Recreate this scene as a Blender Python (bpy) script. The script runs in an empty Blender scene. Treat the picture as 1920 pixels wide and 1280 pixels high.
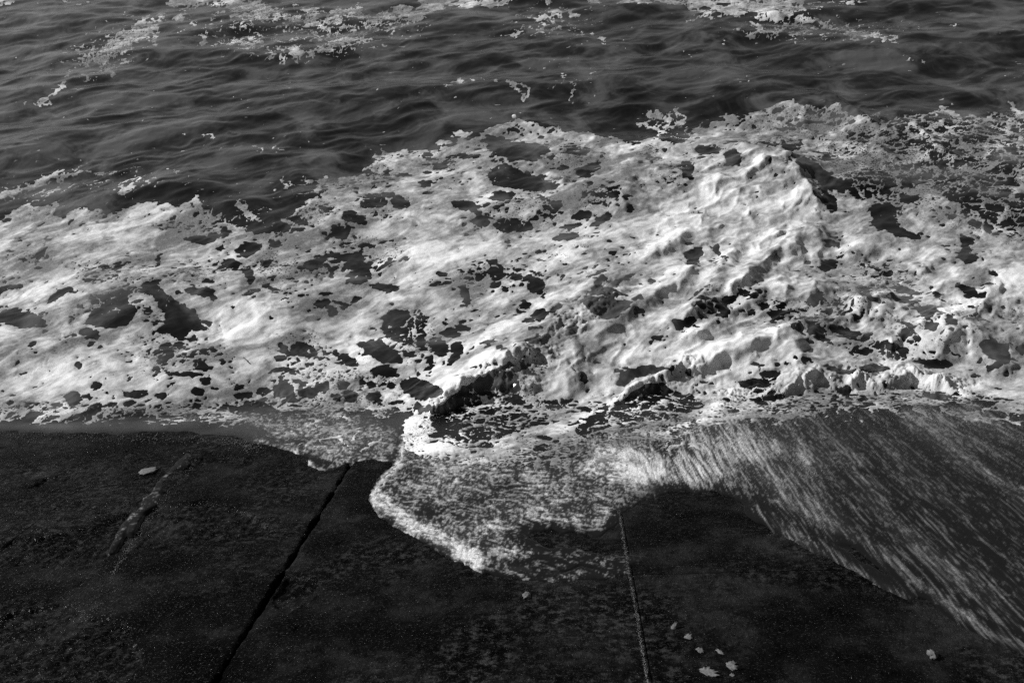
import bpy, math, random
import numpy as np

# ----------------------------------------------------------------- camera, sky, sun, exposure
R = math.radians
scene = bpy.context.scene
FPX = 35.0 / 36.0 * 1920.0            # focal length in photograph pixels
ALPHA, PITCH, YAW, ROLL = R(21.0), R(32.53), R(3.43), R(4.0)
HC, YW = 11.9, 16.3                   # camera height above still water, distance to the waterline
TA = math.tan(ALPHA)
_r = np.array([math.cos(YAW), math.sin(YAW), 0.0])
_f = np.array([-math.sin(YAW) * math.cos(PITCH), math.cos(YAW) * math.cos(PITCH), -math.sin(PITCH)])
_u = np.cross(_r, _f)
CX = math.cos(ROLL) * _r - math.sin(ROLL) * _u      # image right
CU = math.sin(ROLL) * _r + math.cos(ROLL) * _u      # image up
CAM = np.array([0.0, 0.0, HC])
cam_data = bpy.data.cameras.new("camera"); cam_data.lens = 35; cam_data.sensor_width = 36
cam_data.clip_end = 6000; cam_data.clip_start = 0.1
cam = bpy.data.objects.new("camera", cam_data); scene.collection.objects.link(cam)
from mathutils import Matrix
cam.matrix_world = Matrix(((CX[0], CU[0], -_f[0], 0), (CX[1], CU[1], -_f[1], 0), (CX[2], CU[2], -_f[2], HC), (0, 0, 0, 1)))
scene.camera = cam

SUN_EL, SUN_AZ = R(29.0), R(-66.0)    # azimuth from +Y (out to sea), negative = left
S_DIR = (math.sin(SUN_AZ) * math.cos(SUN_EL), math.cos(SUN_AZ) * math.cos(SUN_EL), math.sin(SUN_EL))
world = bpy.data.worlds.new("World"); scene.world = world; world.use_nodes = True
wn = world.node_tree; wn.nodes.clear()
sky = wn.nodes.new("ShaderNodeTexSky"); sky.sky_type = 'NISHITA'; sky.sun_disc = False
sky.sun_elevation = SUN_EL; sky.sun_rotation = SUN_AZ
bw = wn.nodes.new("ShaderNodeRGBToBW"); bg = wn.nodes.new("ShaderNodeBackground"); bg.inputs[1].default_value = 0.05
wo = wn.nodes.new("ShaderNodeOutputWorld")
wn.links.new(sky.outputs[0], bw.inputs[0]); wn.links.new(bw.outputs[0], bg.inputs[0]); wn.links.new(bg.outputs[0], wo.inputs[0])
sun_d = bpy.data.lights.new("sun", 'SUN'); sun_d.energy = 5.0; sun_d.angle = R(0.5); sun_d.color = (1, 1, 1)
sun = bpy.data.objects.new("sun", sun_d); scene.collection.objects.link(sun)
from mathutils import Vector
sun.rotation_euler = Vector(S_DIR).to_track_quat('Z', 'Y').to_euler(); sun.location = (-20, 20, 30)
vs = scene.view_settings; vs.view_transform = 'Standard'; vs.look = 'None'; vs.exposure = 0.15; vs.gamma = 1.0
vs.use_curve_mapping = False
scene.cycles.use_denoising = False; scene.cycles.max_bounces = 5; scene.cycles.sample_clamp_indirect = 4.0

# ----------------------------------------------------------------- numpy helpers
def slope(Y): return TA * (YW - Y)

def project(X, Y, Z):
    dx, dy, dz = X - CAM[0], Y - CAM[1], Z - CAM[2]
    xc = dx * CX[0] + dy * CX[1] + dz * CX[2]
    yc = dx * CU[0] + dy * CU[1] + dz * CU[2]
    zc = np.maximum(dx * _f[0] + dy * _f[1] + dz * _f[2], 0.1)
    return 960 + FPX * xc / zc, 640 - FPX * yc / zc, zc

def at(px, py, h=0.0):
    """point of the ground (sea level or concrete slope, raised by h) seen at a place of the photograph"""
    d = CX * (px - 960) / FPX + CU * (640 - py) / FPX + _f
    t = (h - HC) / d[2]
    p = CAM + t * d
    if p[1] < YW:
        # CAM.z + t dz = TA*(YW - t dy) + h
        t = (TA * YW + h - HC) / (d[2] + TA * d[1])
        p = CAM + t * d
    return p

def _hash(ix, iy, seed):
    h = (ix.astype(np.int64) * 374761393 + iy.astype(np.int64) * 668265263 + seed * 1442695041) & 0xFFFFFFFF
    h = ((h ^ (h >> 13)) * 1274126177) & 0xFFFFFFFF
    h = ((h ^ (h >> 16)) * 2246822519) & 0xFFFFFFFF
    return (h ^ (h >> 15)) & 0xFFFFFFFF

def rnd(ix, iy, seed): return (_hash(ix, iy, seed) / 4294967296.0).astype(np.float32)

_GA = np.linspace(0, 2 * np.pi, 256, endpoint=False)
_GX, _GY = np.cos(_GA).astype(np.float32), np.sin(_GA).astype(np.float32)
def perlin(x, y, seed=0):
    ix, iy = np.floor(x), np.floor(y)
    fx, fy = (x - ix).astype(np.float32), (y - iy).astype(np.float32)
    ix = ix.astype(np.int64); iy = iy.astype(np.int64)
    u = fx * fx * fx * (fx * (fx * 6 - 15) + 10); v = fy * fy * fy * (fy * (fy * 6 - 15) + 10)
    def g(a, b, dx, dy):
        k = (_hash(a, b, seed) >> 9) & 255
        return _GX[k] * dx + _GY[k] * dy
    n00 = g(ix, iy, fx, fy); n10 = g(ix + 1, iy, fx - 1, fy)
    n01 = g(ix, iy + 1, fx, fy - 1); n11 = g(ix + 1, iy + 1, fx - 1, fy - 1)
    a = n00 + u * (n10 - n00); b = n01 + u * (n11 - n01)
    return 1.5 * (a + v * (b - a))

def fbm(x, y, seed, octv=4, gain=0.5):
    s = 0; a = 1.0; f = 1.0; t = 0
    for o in range(octv):
        s = s + a * perlin(x * f + 17.3 * o, y * f - 9.1 * o, seed + o); t += a; a *= gain; f *= 2.03
    return s / t

def ridged(x, y, seed, octv=3, gain=0.5):
    s = 0; a = 1.0; f = 1.0; t = 0
    for o in range(octv):
        s = s + a * (1 - np.abs(perlin(x * f + 7.7 * o, y * f + 3.1 * o, seed + o))) ** 2; t += a; a *= gain; f *= 2.03
    return s / t

def billow(x, y, seed, octv=3, gain=0.5):
    s = 0; a = 1.0; f = 1.0; t = 0
    for o in range(octv):
        s = s + a * np.abs(perlin(x * f + 7.7 * o, y * f + 3.1 * o, seed + o)); t += a; a *= gain; f *= 2.03
    return s / t

def spots(x, y, cell, prob, rmin, rmax, seed, stretch=0.0):
    """signed distance (metres, negative inside) to scattered round spots, active with probability prob"""
    gx, gy = x / cell, y / cell
    ix, iy = np.floor(gx).astype(np.int64), np.floor(gy).astype(np.int64)
    best = np.full(x.shape, 9.0, np.float32)
    for ox in (-1, 0, 1):
        for oy in (-1, 0, 1):
            a, b = ix + ox, iy + oy
            cx = a + 0.15 + 0.7 * rnd(a, b, seed); cy = b + 0.15 + 0.7 * rnd(a, b, seed + 1)
            r = rmin + (rmax - rmin) * rnd(a, b, seed + 2) ** 2
            ddx, ddy = (gx - cx) * cell, (gy - cy) * cell
            if stretch:
                an = rnd(a, b, seed + 5) * 3.14; e = 1 + stretch * rnd(a, b, seed + 6)
                c, s = np.cos(an), np.sin(an)
                ddx, ddy = (ddx * c + ddy * s) / e, (-ddx * s + ddy * c) * np.sqrt(e)
            d = np.sqrt(ddx ** 2 + ddy ** 2) - r
            d = np.where(rnd(a, b, seed + 3) < prob, d, 9.0)
            best = np.minimum(best, d)
    return best

def sstep(a, b, x):
    t = np.clip((x - a) / (b - a), 0, 1); return t * t * (3 - 2 * t)

# ----------------------------------------------------------------- plan of the shore, read off the photograph (4 px lattice)
LS = 4.0; LX0, LY0, LNX, LNY = -400.0, -300.0, 680, 430
class Layer:
    def __init__(s, v): s.a = np.full((LNY, LNX), v, np.float32)
    def win(s, x0, y0, x1, y1):
        i0 = max(0, int((x0 - LX0) / LS)); i1 = min(LNX, int((x1 - LX0) / LS) + 2)
        j0 = max(0, int((y0 - LY0) / LS)); j1 = min(LNY, int((y1 - LY0) / LS) + 2)
        i1 = max(i1, i0 + 1); j1 = max(j1, j0 + 1)
        xs = LX0 + LS * np.arange(i0, i1); ys = LY0 + LS * np.arange(j0, j1)
        return (slice(j0, j1), slice(i0, i1)), *np.meshgrid(xs, ys)
    def sample(s, px, py):
        gx = np.clip((px - LX0) / LS, 0, LNX - 1.001); gy = np.clip((py - LY0) / LS, 0, LNY - 1.001)
        i = gx.astype(np.int32); j = gy.astype(np.int32); fx = (gx - i).astype(np.float32); fy = (gy - j).astype(np.float32)
        a = s.a
        return (a[j, i] * (1 - fx) + a[j, i + 1] * fx) * (1 - fy) + (a[j + 1, i] * (1 - fx) + a[j + 1, i + 1] * fx) * fy
    def blur(s, n):
        for _ in range(n):
            b = np.pad(s.a, 1, mode='edge')
            s.a = (b[1:-1, 1:-1] * 2 + b[:-2, 1:-1] + b[2:, 1:-1] + b[1:-1, :-2] + b[1:-1, 2:]) / 6

def seg_dist(X, Y, pts, closed=False):
    best = np.full(X.shape, 1e9, np.float32); T = np.zeros(X.shape, np.float32); inside = np.zeros(X.shape, bool)
    n = len(pts); m = n if closed else n - 1
    for k in range(m):
        (x0, y0), (x1, y1) = pts[k], pts[(k + 1) % n]
        dx, dy = x1 - x0, y1 - y0; L2 = dx * dx + dy * dy + 1e-9
        t = np.clip(((X - x0) * dx + (Y - y0) * dy) / L2, 0, 1)
        d = np.hypot(X - x0 - t * dx, Y - y0 - t * dy)
        w = d < best; best[w] = d[w]; T[w] = (k + t[w]) / max(m, 1)
        if closed:
            c = ((y0 > Y) != (y1 > Y)) & (X < dx * (Y - y0) / (dy + (1e-9 if dy == 0 else 0)) + x0)
            inside ^= c
    return best, T, inside

CLIP = 48.0
def poly_sd(lay, pts, pad=CLIP):
    xs = [p[0] for p in pts]; ys = [p[1] for p in pts]
    w, X, Y = lay.win(min(xs) - pad, min(ys) - pad, max(xs) + pad, max(ys) + pad)
    d, _, ins = seg_dist(X, Y, pts, True)
    return w, np.where(ins, d, -d)

def add_poly(lay, pts, off=0.0):
    w, sd = poly_sd(lay, pts); lay.a[w] = np.maximum(lay.a[w], np.clip(sd + off, -CLIP, CLIP))
def cut_poly(lay, pts):
    w, sd = poly_sd(lay, pts); lay.a[w] = np.minimum(lay.a[w], np.clip(-sd, -CLIP, CLIP))
def ell_sd(lay, x, y, rx, ry, ang=0.0, pad=CLIP):
    r = max(rx, ry) + pad
    w, X, Y = lay.win(x - r, y - r, x + r, y + r)
    c, s = math.cos(R(ang)), math.sin(R(ang))
    a = ((X - x) * c + (Y - y) * s) / rx; b = (-(X - x) * s + (Y - y) * c) / ry
    q = np.sqrt(a * a + b * b)
    return w, (1 - q) * min(rx, ry) * (0.5 + 0.5 * np.clip(q, 0, 1) + 0.0)
def cut_ell(lay, *e):
    w, sd = ell_sd(lay, *e); lay.a[w] = np.minimum(lay.a[w], np.clip(-sd, -CLIP, CLIP))
def add_stroke(lay, pts, wd):
    xs = [p[0] for p in pts]; ys = [p[1] for p in pts]; pad = CLIP + wd
    w, X, Y = lay.win(min(xs) - pad, min(ys) - pad, max(xs) + pad, max(ys) + pad)
    d, _, _ = seg_dist(X, Y, pts if len(pts) > 1 else [pts[0], (pts[0][0] + .1, pts[0][1])])
    lay.a[w] = np.maximum(lay.a[w], np.clip(wd - d, -CLIP, CLIP))
def soft_ell(lay, v, x, y, rx, ry, ang=0.0, mode='max'):
    """smooth bump of height v"""
    r = 1.6 * max(rx, ry)
    w, X, Y = lay.win(x - r, y - r, x + r, y + r)
    c, s = math.cos(R(ang)), math.sin(R(ang))
    a = ((X - x) * c + (Y - y) * s) / rx; b = (-(X - x) * s + (Y - y) * c) / ry
    k = sstep(1.5, 0.5, np.sqrt(a * a + b * b)).astype(np.float32)
    if mode == 'max': lay.a[w] = np.where(k > .02, np.maximum(lay.a[w], v * k), lay.a[w])
    elif mode == 'add': lay.a[w] += v * k
    else: lay.a[w] = lay.a[w] * (1 - k) + v * k
def soft_poly(lay, v, pts, edge=20.0, mode='set'):
    w, sd = poly_sd(lay, pts, edge + 8)
    k = sstep(-edge, edge, sd).astype(np.float32)
    if mode == 'add': lay.a[w] += v * k
    elif mode == 'max': lay.a[w] = np.where(k > .02, np.maximum(lay.a[w], v * k), lay.a[w])
    else: lay.a[w] = lay.a[w] * (1 - k) + v * k
def soft_stroke(lay, v, pts, wd, mode='max'):
    xs = [p[0] for p in pts]; ys = [p[1] for p in pts]; pad = 2 * wd + 8
    w, X, Y = lay.win(min(xs) - pad, min(ys) - pad, max(xs) + pad, max(ys) + pad)
    d, _, _ = seg_dist(X, Y, pts); k = sstep(1.6 * wd, 0.3 * wd, d).astype(np.float32)
    if mode == 'max': lay.a[w] = np.where(k > .02, np.maximum(lay.a[w], v * k), lay.a[w])
    elif mode == 'add': lay.a[w] += v * k
    else: lay.a[w] = lay.a[w] * (1 - k) + v * k

KQ = 640.0 / 1905.0
OFF = {'A': (0, 0), 'B': (640, 0), 'C': (1280, 0), 'D': (0, 420), 'E': (640, 420), 'F': (1280, 420)}
def P(o, *v):
    ox, oy = OFF[o]
    return [(ox + v[i] * KQ, oy + v[i + 1] * KQ) for i in range(0, len(v), 2)]
def PP(*v): return [(v[i], v[i + 1]) for i in range(0, len(v), 2)]

foamL = Layer(-CLIP)
# --- the main sheet of foam
SHEET = ([(-420, 400)] + P('A', 0, 1225, 100, 1185, 160, 1140, 200, 1110, 260, 1110, 330, 1150, 300, 1190, 350, 1215, 380, 1180, 470, 1160, 500, 1190, 570, 1160, 600, 1210,
                        680, 1180, 730, 1150, 780, 1130, 900, 1120, 990, 1155, 1065, 1130, 1085, 1060, 1110, 1100, 1130, 1160, 1180, 1160, 1220, 1200, 1280, 1260)
         + PP(460, 432, 490, 440, 520, 436, 535, 410, 545, 396, 560, 384, 590, 372) + P('B', 0, 1000, 80, 990, 150, 930, 180, 870, 215, 835, 300, 850, 380, 835, 470, 842, 560, 822, 700, 778,
         790, 748, 840, 714, 900, 692, 960, 676, 1000, 645, 1030, 680, 1090, 682, 1120, 712, 1160, 722, 1200, 702, 1240, 725, 1300, 737, 1400, 740, 1450, 762, 1520, 766, 1560, 790, 1640, 800, 1700, 782, 1730, 772, 1800, 798)
         + P('C', 0, 790, 70, 722, 140, 720, 170, 682, 220, 642, 300, 632, 330, 645, 420, 622, 480, 606, 530, 572, 570, 552, 600, 540, 640, 570, 700, 570, 740, 600, 785, 600, 775, 556, 830, 580, 890, 594,
             930, 630, 1010, 668, 1100, 688, 1170, 700, 1210, 740, 1180, 770, 1080, 760, 1060, 790, 1150, 860, 1300, 800, 1390, 900, 1180, 930, 1190, 1000, 900, 1000, 830, 990, 720, 1060, 950, 1040, 1100, 1060, 1250, 1050, 1400, 1030, 1460, 1080, 1520, 1130, 1600, 1160, 1700, 1225, 1905, 1270)
         + PP(2330, 430, 2330, 800) + P('F', 1905, 1050, 1850, 1060, 1750, 1035, 1650, 1000, 1550, 985, 1450, 1000, 1300, 1010, 1200, 1005, 1080, 1040, 1000, 1015, 860, 1015, 800, 1045, 600, 1080, 500, 1060, 200, 1100, 60, 1150)
         + PP(1240, 830, 1180, 822, 1120, 828, 1060, 840, 1000, 856, 940, 872, 880, 876, 820, 866, 770, 846, 756, 830, 764, 800, 742, 790) + P('D', 1905, 1040, 1820, 1062, 1740, 1072, 1660, 1050, 1560, 1042, 1500, 1002, 1340, 1020, 1260, 1010, 1200, 1042, 1120, 1072, 1060, 1056, 980, 1056, 920, 1032, 830, 1050, 800, 1032,
             680, 1042, 560, 1052, 480, 1040, 400, 1056, 320, 1050, 220, 1036, 120, 1050, 0, 1040) + [(-420, 775)])
add_poly(foamL, SHEET)
# torn far right, open sea showing: extra lace there is set below
# --- drifting foam on the dark water: (crop, width, points)
ST = [
 ('A', 30, 960, 20, 1100, 5, 1250, 5, 1400, 30, 1500, 60), ('A', 40, 1320, 60, 1420, 70, 1520, 80), ('A', 13, 1580, 90, 1680, 105, 1725, 130), ('A', 15, 1700, 62, 1760, 62, 1742, 110, 1800, 150, 1900, 130),
 ('A', 36, 1850, 100, 1880, 80), ('A', 13, 1290, 240, 1380, 215, 1430, 230, 1400, 262, 1340, 250), ('A', 7, 1420, 250, 1500, 262), ('A', 20, 1510, 298, 1512, 315), ('A', 12, 1566, 310, 1572, 342), ('A', 26, 1640, 280, 1655, 300), ('A', 9, 1660, 310, 1670, 350),
 ('A', 15, 1715, 305, 1770, 282, 1870, 252), ('A', 5, 1620, 212, 1700, 212), ('A', 14, 1750, 180, 1800, 208, 1905, 195), ('A', 10, 1170, 110, 1205, 85, 1240, 60), ('A', 14, 985, 105, 1030, 80), ('A', 12, 1080, 110, 1078, 132), ('A', 7, 1015, 135, 1022, 165),
 ('A', 12, 1150, 195, 1135, 240), ('A', 6, 1190, 248, 1215, 235, 1215, 205, 1255, 190), ('A', 34, 560, 325, 620, 255, 700, 205, 780, 165, 825, 125), ('A', 17, 715, 252, 800, 205, 870, 150, 912, 95), ('A', 11, 850, 245, 880, 185), ('A', 9, 765, 112, 840, 122),
 ('A', 20, 640, 300, 700, 285, 720, 270), ('A', 18, 460, 335, 490, 300, 515, 268), ('A', 9, 425, 270, 455, 315, 430, 330), ('A', 9, 465, 378, 510, 335), ('A', 9, 540, 340, 560, 350), ('A', 8, 560, 400, 640, 362, 715, 338), ('A', 10, 605, 395, 630, 432),
 ('A', 8, 460, 405, 492, 430, 480, 455, 450, 470), ('A', 7, 390, 275, 386, 300), ('A', 8, 390, 400, 410, 378), ('A', 5, 365, 430, 385, 415), ('A', 12, 205, 588, 250, 562, 300, 542, 322, 495, 350, 475), ('A', 5, 275, 492, 315, 490), ('A', 9, 148, 592, 158, 572), ('A', 7, 390, 540, 402, 532),
 ('A', 16, 0, 12, 70, 0), ('A', 14, 335, 4, 375, 18), ('A', 7, 450, 20, 500, 8), ('A', 8, 1140, 745, 1195, 748, 1185, 780), ('A', 5, 1142, 828, 1148, 812), ('A', 6, 1225, 832, 1234, 815), ('A', 6, 1395, 802, 1440, 825, 1460, 855), ('A', 6, 1508, 845, 1518, 800), ('A', 6, 1300, 828, 1315, 815),
 ('A', 15, -200, 1130, 0, 1088, 80, 1066, 180, 1042, 260, 1010, 345, 968), ('A', 11, 190, 1055, 300, 1000, 430, 985, 460, 960), ('A', 8, 250, 1085, 320, 1040, 345, 1010), ('A', 12, 540, 975, 570, 965), ('A', 8, 610, 968, 635, 962), ('A', 6, 575, 1130, 600, 1118), ('A', 8, 665, 1025, 680, 1070, 740, 1030),
 ('A', 7, 985, 965, 1000, 975), ('A', 8, 828, 1015, 840, 1000), ('A', 16, 1335, 1120, 1385, 1180, 1400, 1225, 1370, 1275), ('A', 13, 1390, 1180, 1440, 1215, 1490, 1265), ('A', 14, 1760, 1070, 1775, 1020, 1810, 985), ('A', 12, 1720, 1000, 1790, 1020, 1860, 1040), ('A', 14, 1830, 1075, 1905, 1035),
 ('A', 9, 1590, 1005, 1608, 1060), ('A', 5, 1395, 1055, 1412, 1042),
 ('B', 22, 0, 72, 90, 62, 140, 110, 205, 160), ('B', 26, 200, 100, 300, 72, 400, 62, 500, 50, 560, 20, 640, 0), ('B', 22, 240, 158, 300, 120, 360, 112, 440, 95), ('B', 26, 450, 0, 600, 8, 735, 18), ('B', 18, 770, 0, 850, 22, 940, 5), ('B', 28, 0, 240, 55, 205, 110, 192), ('B', 7, 60, 275, 110, 235, 225, 215), ('B', 8, 45, 145, 100, 190),
 ('B', 10, 1125, 0, 1160, 20), ('B', 10, 1365, 5, 1440, 10), ('B', 12, 1570, 3, 1700, 8, 1905, 10), ('B', 9, 1040, 100, 1120, 112, 1130, 150, 1075, 182), ('B', 7, 1110, 90, 1180, 100, 1200, 132), ('B', 8, 1150, 60, 1210, 72, 1232, 100), ('B', 8, 1240, 38, 1280, 70, 1340, 75), ('B', 6, 1265, 98, 1335, 98), ('B', 9, 1185, 172, 1242, 160), ('B', 4, 985, 130, 1045, 157), ('B', 8, 885, 190, 960, 202, 1000, 180, 1035, 180),
 ('B', 4, 825, 195, 862, 207), ('B', 7, 1410, 200, 1460, 212, 1470, 248), ('B', 4, 1337, 225, 1335, 250), ('B', 4, 1600, 155, 1640, 162), ('B', 7, 580, 472, 625, 458), ('B', 13, 650, 450, 672, 445), ('B', 4, 590, 498, 612, 478), ('B', 5, 705, 435, 742, 447), ('B', 8, 790, 435, 790, 448), ('B', 9, 848, 455, 875, 458),
 ('B', 9, 920, 455, 980, 462, 1040, 480, 1062, 500, 1040, 530, 990, 528, 958, 490, 930, 460), ('B', 6, 990, 500, 1030, 490), ('B', 10, 1000, 535, 1030, 555, 1025, 575), ('B', 6, 1240, 400, 1236, 450, 1200, 482, 1190, 500), ('B', 7, 1285, 438, 1307, 460, 1295, 520, 1285, 572), ('B', 6, 1150, 505, 1165, 495), ('B', 8, 1380, 455, 1395, 452), ('B', 7, 1398, 410, 1402, 400),
 ('B', 16, 1715, 645, 1760, 632, 1800, 660, 1808, 690), ('B', 10, 1655, 702, 1760, 712, 1800, 740, 1770, 768), ('B', 12, 1870, 610, 1900, 640), ('B', 12, 1820, 715, 1900, 690), ('B', 12, 555, 785, 600, 792), ('B', 12, 625, 742, 690, 735), ('B', 8, 650, 770, 745, 735), ('B', 9, 890, 895, 905, 920),
 ('C', 44, 60, 10, 300, 15, 500, 25, 640, 20), ('C', 36, 430, 70, 500, 85, 560, 75), ('C', 22, 100, 55, 240, 65, 340, 62), ('C', 7, 20, 132, 100, 105, 215, 90), ('C', 9, 700, 32, 900, 15, 1010, 5), ('C', 7, 275, 182, 312, 158), ('C', 11, 365, 212, 412, 190, 402, 132, 350, 120), ('C', 13, 400, 140, 450, 180, 525, 190, 560, 162), ('C', 14, 590, 150, 640, 122, 740, 108, 795, 120),
 ('C', 12, 615, 192, 700, 172, 800, 152, 900, 170, 1000, 190, 1100, 202, 1195, 218), ('C', 11, 1105, 232, 1118, 228), ('C', 5, 1195, 225, 1260, 258), ('C', 5, 1255, 262, 1262, 280), ('C', 8, 1248, 320, 1285, 340), ('C', 6, 1320, 332, 1350, 352), ('C', 6, 1490, 135, 1540, 132), ('C', 14, 1540, 690, 1520, 640, 1440, 620),
 ('C', 12, 1580, 740, 1660, 690, 1740, 700, 1800, 740), ('C', 10, 1700, 660, 1730, 650), ('C', 12, 1805, 580, 1845, 610, 1890, 660), ('C', 12, 1640, 820, 1750, 790, 1850, 800), ('C', 14, 1400, 640, 1450, 600), ('C', 12, 1250, 660, 1310, 715, 1380, 745, 1480, 745), ('C', 9, 1385, 760, 1402, 795, 1440, 840, 1485, 862, 1550, 870),
 ('C', 10, 1560, 860, 1650, 880, 1740, 920), ('C', 20, 1870, 930, 1905, 1000), ('C', 9, 1480, 970, 1600, 940, 1700, 980), ('C', 9, 1300, 1000, 1420, 1020), ('C', 8, 1440, 560, 1425, 570),
 ('E', 9, 640, 1240, 700, 1280), ]
for o, wd, *v in ST: add_stroke(foamL, P(o, *v), wd * KQ * 1.05)
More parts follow.
